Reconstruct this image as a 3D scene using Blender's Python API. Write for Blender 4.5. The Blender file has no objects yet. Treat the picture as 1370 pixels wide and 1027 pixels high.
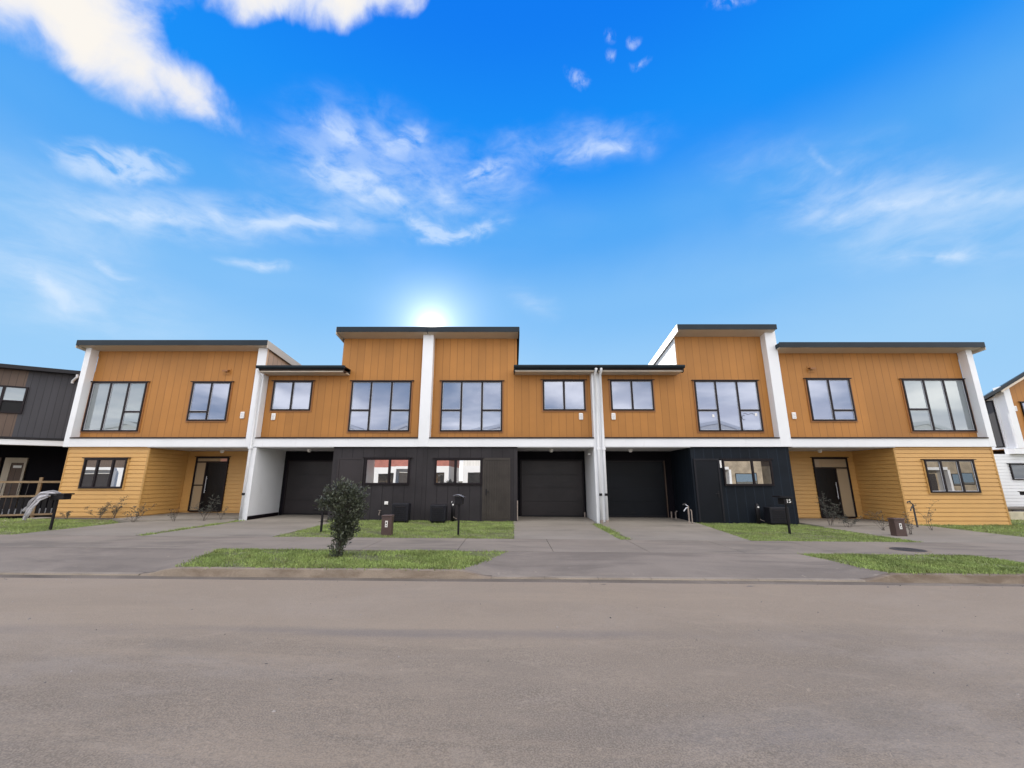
import bpy, bmesh, math, random
import numpy as np
from mathutils import Vector, Matrix
random.seed(7); rng = np.random.default_rng(7)
R = math.radians
scene = bpy.context.scene
C = scene.collection

# ------------------------------------------------------------------ camera
cam_d = bpy.data.cameras.new('camera'); cam = bpy.data.objects.new('camera', cam_d); C.objects.link(cam)
cam.location = (0, 0, 1.5); cam.rotation_euler = (R(90 + 13.06), 0, 0)
cam_d.sensor_width = 36; cam_d.lens = 556 / 1370 * 36
cam_d.clip_start = .05; cam_d.clip_end = 3000
scene.camera = cam

# ------------------------------------------------------------------ view
vs = scene.view_settings
vs.view_transform = 'Standard'; vs.look = 'None'; vs.gamma = 1; vs.use_curve_mapping = False
vs.exposure = 0.69

# ------------------------------------------------------------------ world
SUN_AZ, SUN_EL = -11.6, 20.6            # azimuth from +Y towards +X, elevation
world = bpy.data.worlds.new('World'); scene.world = world; world.use_nodes = True
wt = world.node_tree; wt.nodes.clear()
def N(t, kind, **kw):
    n = t.nodes.new(kind)
    for k, v in kw.items(): setattr(n, k, v)
    return n
def L(t, a, b): t.links.new(a, b)
def M(t, op, a, b=None, c=None, clamp=False):
    n = N(t, 'ShaderNodeMath', operation=op); n.use_clamp = clamp
    for i, v in enumerate((a, b, c)):
        if v is None: continue
        if isinstance(v, (int, float)): n.inputs[i].default_value = v
        else: L(t, v, n.inputs[i])
    return n.outputs[0]
def mixc(t, fac, a, b, mode='MIX'):
    n = N(t, 'ShaderNodeMix', data_type='RGBA', blend_type=mode)
    for s, v in ((n.inputs[0], fac), (n.inputs[6], a), (n.inputs[7], b)):
        if isinstance(v, (int, float)): s.default_value = v
        elif isinstance(v, tuple): s.default_value = (*v, 1)
        else: L(t, v, s)
    return n.outputs[2]
def smooth(t, v, a, b):
    n = N(t, 'ShaderNodeMapRange', interpolation_type='SMOOTHSTEP')
    L(t, v, n.inputs[0]); n.inputs[1].default_value = a; n.inputs[2].default_value = b
    return n.outputs[0]
def build_world():
    t = wt
    tc = N(t, 'ShaderNodeTexCoord'); d = tc.outputs['Generated']
    sep = N(t, 'ShaderNodeSeparateXYZ'); L(t, d, sep.inputs[0]); x, y, z = sep.outputs
    sky = N(t, 'ShaderNodeTexSky', sky_type='NISHITA'); sky.sun_disc = False
    sky.sun_elevation = R(SUN_EL); sky.sun_rotation = R(SUN_AZ)
    sky.air_density = 1.0; sky.dust_density = 0.0; sky.ozone_density = 3.0
    el = M(t, 'MULTIPLY', M(t, 'ARCSINE', z), 57.29578)
    az = M(t, 'MULTIPLY', M(t, 'ARCTAN2', x, y), 57.29578)
    ramp = N(t, 'ShaderNodeValToRGB'); L(t, M(t, 'DIVIDE', el, 90, clamp=True), ramp.inputs[0])
    cr = ramp.color_ramp; cr.interpolation = 'EASE'
    stops = [(0.0, (.40, .66, .95)), (.15, (.33, .62, .94)), (.25, (.22, .53, .94)), (.36, (.085, .40, .94)), (.46, (.004, .28, .96)), (.62, (.0, .20, .91)), (1, (.0, .14, .75))]
    cr.elements[0].position = 0; cr.elements[0].color = (*stops[0][1], 1)
    cr.elements[1].position = 1; cr.elements[1].color = (*stops[-1][1], 1)
    for p, c in stops[1:-1]:
        e = cr.elements.new(p); e.color = (*c, 1)
    blue = mixc(t, .05, mixc(t, 1.0, ramp.outputs[0], (6.2, 6.2, 6.2), 'MULTIPLY'), sky.outputs[0])
    # --- named clouds, laid out by azimuth / elevation in degrees
    comb = N(t, 'ShaderNodeCombineXYZ'); L(t, az, comb.inputs[0]); L(t, el, comb.inputs[1])
    nz = N(t, 'ShaderNodeTexNoise'); nz.inputs['Scale'].default_value = .11; nz.inputs['Detail'].default_value = 3; L(t, comb.outputs[0], nz.inputs['Vector'])
    sub = N(t, 'ShaderNodeVectorMath', operation='SUBTRACT'); L(t, nz.outputs['Color'], sub.inputs[0]); sub.inputs[1].default_value = (.5, .5, .5)
    sc = N(t, 'ShaderNodeVectorMath', operation='MULTIPLY'); L(t, sub.outputs[0], sc.inputs[0]); sc.inputs[1].default_value = (6, 4.2, 0)
    wob = N(t, 'ShaderNodeVectorMath', operation='ADD'); L(t, comb.outputs[0], wob.inputs[0]); L(t, sc.outputs[0], wob.inputs[1])
    def blob(a, e, ra, re, rot, w, src):
        m = N(t, 'ShaderNodeMapping', vector_type='TEXTURE'); L(t, src, m.inputs[0])
        m.inputs['Location'].default_value = (a, e, 0); m.inputs['Rotation'].default_value = (0, 0, R(rot)); m.inputs['Scale'].default_value = (ra, re, 1)
        ln = N(t, 'ShaderNodeVectorMath', operation='LENGTH'); L(t, m.outputs[0], ln.inputs[0])
        return M(t, 'MULTIPLY', M(t, 'SUBTRACT', 1, ln.outputs['Value'], clamp=True), w)
    def field(blobs, src):
        out = None
        for b in blobs:
            v = blob(*b, src); out = v if out is None else M(t, 'ADD', out, v)
        return out
    def fbm(scale, detail, rough, vec, stretch=(1, 1, 1), rot=0):
        m = N(t, 'ShaderNodeMapping'); L(t, vec, m.inputs[0]); m.inputs['Scale'].default_value = stretch; m.inputs['Rotation'].default_value = (0, 0, R(rot))
        n = N(t, 'ShaderNodeTexNoise'); n.inputs['Scale'].default_value = scale; n.inputs['Detail'].default_value = detail; n.inputs['Roughness'].default_value = rough
        n.inputs['Distortion'].default_value = .35
        L(t, m.outputs[0], n.inputs['Vector']); return n.outputs[0]
    n1 = fbm(.16, 8, .58, comb.outputs[0]); n2 = fbm(.30, 8, .62, comb.outputs[0], (.5, 1.25, 1), -9); n3 = fbm(.8, 6, .62, comb.outputs[0])
    cum = field([(-56, 40.3, 10, 5.6, 8, 1.2), (-48, 38.8, 7.5, 4.2, 6, .9), (-41.5, 38.8, 5.5, 2.6, -12, .6), (-52, 46, 8, 4, 0, .8),
                 (-38, 50.5, 8, 3.8, 30, 1.1), (-28, 53, 10, 3.6, 20, 1.1), (-20, 54.8, 6, 2.6, 10, .9), (-61, 36.5, 6, 3, 10, .5)], wob.outputs[0])
    cumd = M(t, 'MULTIPLY', smooth(t, M(t, 'ADD', cum, M(t, 'MULTIPLY', M(t, 'SUBTRACT', n1, .5), 1.5)), .06, .80), smooth(t, cum, 0, .2))
    puff = field([(11.3, 48.3, 2.4, 1.2, -15, 1.0), (16.6, 51.7, 1.5, .8, 0, 1), (20.7, 51.2, 1.6, .8, 0, 1), (17, 50.2, 1.4, .8, 0, .9), (21.5, 49.1, 2.4, .6, 0, .8), (35, 50.6, 5, .9, -10, .9)], wob.outputs[0])
    puffd = M(t, 'MULTIPLY', smooth(t, M(t, 'MULTIPLY', puff, M(t, 'ADD', M(t, 'MULTIPLY', n3, 3.4), -1.0)), .05, 1.0), .34)
    wide = field([(-22, 41, 17, 6, 6, .9), (-24, 36, 17, 6, -2, .9), (-6, 38, 16, 7, 6, .8), (-33, 29.6, 18, 4, 12, .8), (11.7, 42.6, 17, 3.6, -3, .9), (47, 26, 18, 4.0, -15, .7), (49, 21.4, 16, 3.0, -13, .55),
                  (-46, 27, 17, 5, 15, .8), (-49, 18, 15, 7, -8, .8), (2.8, 24.6, 7, 3.4, -25, .6), (42, 31, 20, 6, -30, .6)], wob.outputs[0])
    core = field([(-48.2, 30.6, 8, 2.4, 18, 1.6), (-26, 41.6, 7, 2.0, 4, 1.2), (-17.5, 42.2, 6, 2.4, 30, 1.0), (-24, 36.6, 10, 3.0, -6, 1.35), (-14, 34.2, 7, 1.6, -25, 1.0), (-4.7, 39.8, 7, 2.0, 8, 1.15), (-31, 30, 13, 1.4, 15, 1.1), (-7.8, 32.8, 11, 1.7, 9, 1.15),
                  (-10, 37, 8, 1.6, -18, .8), (14, 41.6, 11, 1.4, -4, 1.0), (47, 26.4, 14, 1.5, -15, .85), (50, 21.2, 9, 1.2, -13, .8), (41.8, 33.2, 5, 1.0, -52, .5), (-45, 26.8, 11, 1.5, 18, 1.0), (-50, 17.5, 8, 2.0, -20, .9), (-34, 24.8, 6, 1.0, 3, .9), (-48, 21, 7, 1.3, -16, .7)], wob.outputs[0])
    n4 = fbm(.42, 7, .58, wob.outputs[0], (.6, 1.3, 1), -10)
    cw = M(t, 'MULTIPLY', smooth(t, M(t, 'MULTIPLY', wide, M(t, 'SUBTRACT', M(t, 'MULTIPLY', n2, 3.0), .7)), .02, 1.1), .36)
    cc_ = M(t, 'MULTIPLY', smooth(t, M(t, 'MULTIPLY', core, M(t, 'SUBTRACT', M(t, 'MULTIPLY', n4, 3.6), 1.0)), .05, 1.15), .55)
    cird = M(t, 'SUBTRACT', 1, M(t, 'MULTIPLY', M(t, 'SUBTRACT', 1, cw), M(t, 'SUBTRACT', 1, cc_)))
    veil = M(t, 'MULTIPLY', smooth(t, fbm(.05, 4, .5, comb.outputs[0], (1, 1.6, 1)), .40, .75), .07)
    veil = M(t, 'MULTIPLY', veil, smooth(t, el, 46, 26))
    # --- broken cloud behind the photographer, brightened and added overhead to light fronts and ground
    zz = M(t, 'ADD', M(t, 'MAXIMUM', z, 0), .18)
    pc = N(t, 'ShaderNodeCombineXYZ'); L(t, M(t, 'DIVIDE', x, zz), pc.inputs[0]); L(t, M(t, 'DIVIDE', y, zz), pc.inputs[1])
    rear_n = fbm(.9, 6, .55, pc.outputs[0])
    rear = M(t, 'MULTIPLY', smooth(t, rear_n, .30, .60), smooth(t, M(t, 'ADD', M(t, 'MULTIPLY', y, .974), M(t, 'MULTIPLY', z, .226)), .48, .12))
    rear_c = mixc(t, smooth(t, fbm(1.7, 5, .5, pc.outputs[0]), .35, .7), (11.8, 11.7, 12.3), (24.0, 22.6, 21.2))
    col = mixc(t, veil, blue, (4.4, 5.4, 6.3))
    col = mixc(t, cird, col, (4.9, 5.6, 6.5))
    col = mixc(t, puffd, col, (5.4, 5.9, 6.5))
    shade = mixc(t, smooth(t, M(t, 'ADD', cum, M(t, 'MULTIPLY', M(t, 'SUBTRACT', n1, .5), 1.9)), .15, 1.25), (3.8, 4.5, 6.2), (6.0, 5.75, 5.4))
    col = mixc(t, cumd, col, shade)
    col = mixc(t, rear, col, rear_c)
    # --- aureole round the sun
    sd = (math.sin(R(SUN_AZ)) * math.cos(R(SUN_EL)), math.cos(R(SUN_AZ)) * math.cos(R(SUN_EL)), math.sin(R(SUN_EL)))
    dt = N(t, 'ShaderNodeVectorMath', operation='DOT_PRODUCT'); L(t, d, dt.inputs[0]); dt.inputs[1].default_value = sd
    ang = M(t, 'MULTIPLY', M(t, 'ARCCOSINE', M(t, 'MINIMUM', dt.outputs['Value'], .9999999)), 57.29578)
    g1 = M(t, 'MULTIPLY', M(t, 'EXPONENT', M(t, 'MULTIPLY', ang, -.42)), 10.0)
    g2 = M(t, 'MULTIPLY', M(t, 'EXPONENT', M(t, 'MULTIPLY', M(t, 'MULTIPLY', ang, ang), -1.6)), 40.0)
    gl = mixc(t, 1.0, (1, .96, .88), M(t, 'ADD', g1, g2), 'MULTIPLY')
    col = mixc(t, 1.0, col, gl, 'ADD')
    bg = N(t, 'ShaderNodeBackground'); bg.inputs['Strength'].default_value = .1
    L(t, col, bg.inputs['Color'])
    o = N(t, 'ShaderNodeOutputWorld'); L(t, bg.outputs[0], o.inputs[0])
build_world()

# ------------------------------------------------------------------ sun
sl = bpy.data.lights.new('sun', 'SUN'); sl.energy = 3.2; sl.angle = R(.5); sl.color = (1, .93, .82)
so = bpy.data.objects.new('sun', sl); C.objects.link(so)
so.rotation_euler = (R(90 - SUN_EL), 0, R(180 - SUN_AZ)); so.location = (0, 0, 30)

# ------------------------------------------------------------------ materials
MATS = {}
def mat(name, col, rough=.6, var=.10, vscale=1.2, bump=0, bscale=40, metal=0, spec=.5, groove=None, island=0, stain=None, fine=0, streaks=(), dust=None):
    m = bpy.data.materials.new(name); m.use_nodes = True; t = m.node_tree
    b = t.nodes['Principled BSDF']; b.inputs['Roughness'].default_value = rough; b.inputs['Metallic'].default_value = metal
    b.inputs['Specular IOR Level'].default_value = spec
    geo = N(t, 'ShaderNodeNewGeometry'); pos = geo.outputs['Position']
    def noise(s, det=5, ro=.55):
        n = N(t, 'ShaderNodeTexNoise'); n.inputs['Scale'].default_value = s; n.inputs['Detail'].default_value = det; n.inputs['Roughness'].default_value = ro
        L(t, pos, n.inputs['Vector']); return n.outputs[0]
    lo = tuple(max(0, c * (1 - var)) for c in col); hi = tuple(min(1, c * (1 + var)) for c in col)
    c = mixc(t, smooth(t, noise(vscale), .3, .7), lo, hi)
    if fine:
        c = mixc(t, 1.0, c, mixc(t, smooth(t, noise(90, 2), .35, .65), (1 - fine,) * 3, (1 + fine,) * 3), 'MULTIPLY')
    if stain:
        sc_, a, bb, scol = stain
        c = mixc(t, smooth(t, noise(sc_, 6, .65), a, bb), c, scol)
    for sx, sy, sc2, a2, b2, k2, scol2 in streaks:
        mp = N(t, 'ShaderNodeMapping'); L(t, pos, mp.inputs[0]); mp.inputs['Scale'].default_value = (sx, sy, 1); mp.inputs['Location'].default_value = (sc2 * 3.7, k2 * 9, 0)
        ns = N(t, 'ShaderNodeTexNoise'); ns.inputs['Scale'].default_value = sc2; ns.inputs['Detail'].default_value = 7; ns.inputs['Roughness'].default_value = .68; ns.inputs['Distortion'].default_value = .6
        L(t, mp.outputs[0], ns.inputs['Vector'])
        c = mixc(t, M(t, 'MULTIPLY', smooth(t, ns.outputs[0], a2, b2), k2), c, scol2)
    if dust:
        sp0 = N(t, 'ShaderNodeSeparateXYZ'); L(t, pos, sp0.inputs[0])
        mp = N(t, 'ShaderNodeMapping'); L(t, pos, mp.inputs[0]); mp.inputs['Scale'].default_value = (.25, 1, 1)
        ns = N(t, 'ShaderNodeTexNoise'); ns.inputs['Scale'].default_value = .7; ns.inputs['Detail'].default_value = 6; ns.inputs['Roughness'].default_value = .6; L(t, mp.outputs[0], ns.inputs['Vector'])
        v_ = M(t, 'ADD', sp0.outputs[1], M(t, 'MULTIPLY', M(t, 'SUBTRACT', ns.outputs[0], .5), 5.0))
        lane = M(t, 'MULTIPLY', smooth(t, v_, dust[0], dust[1]), dust[2]); c = mixc(t, lane, c, dust[3])
        tr = M(t, 'ABSOLUTE', M(t, 'SUBTRACT', M(t, 'ADD', sp0.outputs[1], M(t, 'MULTIPLY', ns.outputs[0], .5)), 5.3))
        c = mixc(t, M(t, 'MULTIPLY', M(t, 'MULTIPLY', smooth(t, tr, .22, .02), smooth(t, ns.outputs[0], .38, .62)), .45), c, (.13, .125, .13))
    if island:
        c = mixc(t, 1.0, c, mixc(t, geo.outputs['Random Per Island'], (1 - island,) * 3, (1 + island,) * 3), 'MULTIPLY')
    hgt = None
    if groove:
        step, wid, dark = groove
        sp = N(t, 'ShaderNodeSeparateXYZ'); L(t, pos, sp.inputs[0])
        fr = M(t, 'FRACT', M(t, 'DIVIDE', M(t, 'ADD', M(t, 'ADD', sp.outputs[0], sp.outputs[1]), 100), step))
        dist = M(t, 'ABSOLUTE', M(t, 'SUBTRACT', fr, .5))
        g = smooth(t, dist, wid / step * .9, wid / step * .3)
        c = mixc(t, g, c, tuple(v * dark for v in col))
        # neighbouring boards are not quite one colour
        wn = N(t, 'ShaderNodeTexWhiteNoise', noise_dimensions='1D')
        L(t, M(t, 'FLOOR', M(t, 'ADD', M(t, 'DIVIDE', M(t, 'ADD', M(t, 'ADD', sp.outputs[0], sp.outputs[1]), 100), step), .5)), wn.inputs['W'])
        c = mixc(t, 1.0, c, mixc(t, wn.outputs[0], (.93,) * 3, (1.05,) * 3), 'MULTIPLY')
        hgt = M(t, 'SUBTRACT', 1, g)
    L(t, c, b.inputs['Base Color'])
    if bump or hgt is not None:
        bp = N(t, 'ShaderNodeBump'); bp.inputs['Strength'].default_value = bump or .4; bp.inputs['Distance'].default_value = .01
        h = noise(bscale, 4) if hgt is None else hgt
        L(t, h, bp.inputs['Height']); L(t, bp.outputs[0], b.inputs['Normal'])
    MATS[name] = m
    return m
def glass(name, refl, tint, base):
    m = bpy.data.materials.new(name); m.use_nodes = True; t = m.node_tree; t.nodes.clear()
    o = N(t, 'ShaderNodeOutputMaterial'); mx = N(t, 'ShaderNodeMixShader')
    g = N(t, 'ShaderNodeBsdfGlossy'); g.inputs['Roughness'].default_value = .0; g.inputs['Color'].default_value = (*tint, 1)
    geo = N(t, 'ShaderNodeNewGeometry'); nz = N(t, 'ShaderNodeTexNoise'); nz.inputs['Scale'].default_value = .9; L(t, geo.outputs['Position'], nz.inputs['Vector'])
    bp = N(t, 'ShaderNodeBump'); bp.inputs['Strength'].default_value = .012; bp.inputs['Distance'].default_value = .05; L(t, nz.outputs[0], bp.inputs['Height']); L(t, bp.outputs[0], g.inputs['Normal'])
    d = N(t, 'ShaderNodeBsdfDiffuse'); d.inputs['Color'].default_value = (*base, 1)
    dn = N(t, 'ShaderNodeVectorMath', operation='DOT_PRODUCT'); L(t, geo.outputs['Incoming'], dn.inputs[0]); L(t, geo.outputs['Normal'], dn.inputs[1])
    sch = M(t, 'POWER', M(t, 'SUBTRACT', 1, M(t, 'ABSOLUTE', dn.outputs['Value']), clamp=True), 5)
    f = M(t, 'ADD', M(t, 'MULTIPLY', sch, 1 - refl), refl, clamp=True)
    L(t, f, mx.inputs[0]); L(t, d.outputs[0], mx.inputs[1]); L(t, g.outputs[0], mx.inputs[2]); L(t, mx.outputs[0], o.inputs[0])
    return m
BR = (.415, .180, .041); OC = (.61, .345, .108)
m_brown = mat('brown_panel', BR, .55, .09, .45, groove=(.300, .020, .74), spec=.35)
m_brown_plain = mat('brown_trim', (.30, .125, .036), .5, .05)
m_ochre = mat('ochre_boards', OC, .5, .06, .7, fine=.04)
m_ochre_trim = mat('ochre_trim', (.5, .28, .085), .5, .05)
m_white = mat('white_paint', (.78, .79, .80), .45, .035, .8, streaks=((6, 6, .5, .58, .75, .35, (.60, .60, .59)),))
m_whiteclad = mat('white_cladding', (.80, .79, .76), .45, .03, .8, groove=(.327, .022, .6))
m_tanclad = mat('tan_cladding', (.52, .33, .20), .5, .05, .8, groove=(.327, .022, .5))
m_soffit = mat('soffit_cream', (.58, .50, .40), .6, .04)
m_ceil = mat('porch_ceiling', (.55, .55, .56), .6, .04)
m_dark = mat('charcoal_panel', (.031, .027, .029), .6, .2, .9, groove=(.42, .02, .5), spec=.25)
m_navy = mat('blue_black_panel', (.007, .0105, .016), .6, .2, .9, groove=(.36, .02, 1.9), spec=.16)
m_darkwall = mat('black_wall', (.006, .005, .008), .7, .1, spec=.12)
m_roof = mat('roof_steel', (.012, .020, .027), .5, .15, spec=.25)
m_brownend = mat('bronze_flashing', (.035, .02, .016), .5, .1, spec=.25)
m_frame = mat('bronze_frame', (.010, .006, .008), .45, .1, spec=.25)
m_bead = mat('glazing_bead', (.55, .56, .6), .5, .02)
m_garage = mat('garage_steel', (.025, .020, .021), .42, .25, .9, spec=.35)
m_doorbrown = mat('ribbed_door', (.047, .039, .033), .5, .15, 2, spec=.3)
m_doorblack = mat('black_door', (.005, .005, .006), .35, .1, spec=.25)
m_navydoor = mat('blue_black_door', (.005, .0065, .010), .45, .2, .9, spec=.2)
m_plast = mat('white_plastic', (.82, .80, .76), .4, .02)
m_black = mat('black_metal', (.008, .007, .009), .4, .1, spec=.3)
m_blackbox = mat('black_casing', (.008, .008, .012), .5, .15, 3, spec=.3)
m_glass_up = glass('glass_upper', .22, (.72, .80, .98), (.135, .15, .21))
m_glass_end = glass('glass_curtained', .19, (.82, .90, .95), (.19, .21, .215))
m_glass_lo = glass('glass_lower', .56, (1, .98, .96), (.05, .05, .05))
m_glass_dark = glass('glass_dark', .07, (.9, .95, 1), (.06, .07, .08))
m_glass_dim = glass('glass_dim', .40, (1, .97, .93), (.05, .045, .04))
m_glass_clear = glass('glass_sidelight', .2, (1, 1, 1), (.34, .27, .18))
m_road = mat('dusty_asphalt', (0.229, 0.187, 0.142), .9, .10, .35, dust=(2.6, 6.2, .6, (0.330, 0.261, 0.189)), bump=.8, bscale=55, fine=.28, spec=.2, streaks=((.5, 1, .42, .46, .66, .55, (.345, .295, .245)), (.45, 1, .55, .54, .70, .45, (.155, .148, .145)), (.16, 1, .8, .42, .70, .65, (0.347, 0.273, 0.196)), (.10, 1, .9, .50, .72, .55, (0.203, 0.172, 0.139)), (.5, 1, .5, .52, .70, .5, (0.173, 0.156, 0.132)), (.5, 1.2, 3.0, .60, .74, .5, (0.381, 0.302, 0.218)), (1, 1, 9, .63, .70, .55, (0.416, 0.333, 0.243)), (1, 1, 14, .68, .74, .5, (0.127, 0.109, 0.088)), (1, 1, 22, .50, .66, .40, (0.162, 0.138, 0.108)), (1, 1, 27, .54, .70, .40, (0.367, 0.303, 0.229)), (.6, 1, 2.0, .54, .70, .40, (0.347, 0.283, 0.215))))
m_lip = mat('concrete_lip', (0.278, 0.235, 0.186), .85, .15, 1.2, bump=.4, bscale=24, fine=.08, spec=.2, streaks=((.4, 1, 1.6, .5, .68, .6, (0.165, 0.135, 0.107)),))
m_conc = mat('concrete_drive', (0.248, 0.220, 0.183), .85, .10, .5, bump=.15, bscale=60, fine=.06, spec=.2, streaks=((.5, 1, .9, .50, .72, .6, (0.160, 0.142, 0.119)), (.3, 1, 1.4, .5, .7, .4, (0.330, 0.294, 0.239))))
m_apron = mat('concrete_apron', (0.229, 0.194, 0.158), .85, .12, .5, bump=.25, bscale=50, fine=.08, spec=.2, streaks=((.35, 1, .7, .44, .62, .85, (0.160, 0.136, 0.113)), (.3, 1, .8, .5, .72, .5, (0.308, 0.258, 0.203)), (1, 1, 5, .64, .72, .6, (0.396, 0.340, 0.270))))
m_path = mat('concrete_path', (0.244, 0.208, 0.169), .85, .09, .6, bump=.15, bscale=60, fine=.06, spec=.2, streaks=((.3, 1, .9, .45, .64, .8, (0.165, 0.144, 0.119)), (.5, 1, 2, .55, .72, .4, (0.319, 0.273, 0.216))))
m_kerb = mat('kerb_concrete', (0.259, 0.211, 0.162), .85, .15, 1.2, bump=.4, bscale=24, fine=.08, spec=.2, streaks=((.4, 1, 1.6, .44, .64, .7, (0.129, 0.092, 0.063)), (.7, 1, 5, .58, .7, .6, (0.374, 0.299, 0.225))))
m_gutter = mat('gutter_concrete', (0.154, 0.128, 0.102), .9, .2, .8, bump=.3, bscale=40, fine=.12, spec=.2, streaks=((.3, 1, 1.5, .5, .68, .6, (0.278, 0.235, 0.186)), (.2, 1, 2.5, .5, .66, .6, (0.072, 0.060, 0.048))))
m_gutter_old = mat('gutter_concrete_worn', (0.237, 0.192, 0.149), .9, .15, .8, bump=.3, bscale=40, fine=.10, spec=.2, streaks=((.3, 1, 1.5, .5, .68, .6, (0.330, 0.258, 0.189)), (.25, 1, 2.2, .5, .66, .6, (0.132, 0.103, 0.081))))
m_soil = mat('turf_soil', (.13, .14, .055), .9, .3, 3)
m_earth = mat('earth', (.12, .11, .07), .9, .3, .5)
m_bark_soil = mat('bare_soil', (.09, .075, .06), .95, .3, 6, bump=.5, bscale=60)
m_grass = mat('grass_blade', (.225, .29, .085), .6, .30, 1.4, island=.38, spec=.25, streaks=((1, 1, 1.6, .50, .68, .55, (.28, .29, .11)), (1, 1, 3.1, .56, .70, .5, (.25, .21, .10))))
m_bark = mat('bark', (.07, .05, .04), .9, .2, 10)
m_twig = mat('twig', (.085, .07, .06), .9, .2, 10)
m_leaf = mat('dusty_leaf', (.062, .071, .044), .42, .3, 4, island=.65)
m_leaf2 = mat('shrub_leaf', (.06, .066, .05), .6, .25, 5, island=.4)
m_brownbox = mat('brown_cabinet', (.075, .045, .038), .5, .08, 4)
m_timber = mat('weathered_timber', (.27, .19, .11), .8, .18, 4)
m_cloth = mat('white_sheet', (.43, .42, .43), .9, .2, 5)
m_iron = mat('cast_iron', (.045, .042, .042), .6, .25, 12, bump=.5, bscale=60)
m_pipe = mat('pale_pipe', (.27, .22, .185), .55, .2, 8)
m_lid = mat('polished_lid', (.22, .22, .24), .12, .05, metal=1)
m_red = mat('red_roof', (.42, .15, .115), .7, .15, 2)
m_greyclad = mat('dark_grey_cladding', (.046, .045, .052), .7, .1, .6, groove=(.30, .02, .5))
m_browngrey = mat('brown_grey_cladding', (.105, .068, .048), .6, .1, .6, groove=(.30, .02, .5))
m_cream = mat('cream_block', (.55, .50, .36), .8, .15, 2)
m_beige = mat('beige_door_frame', (.50, .43, .33), .5, .05)

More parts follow.
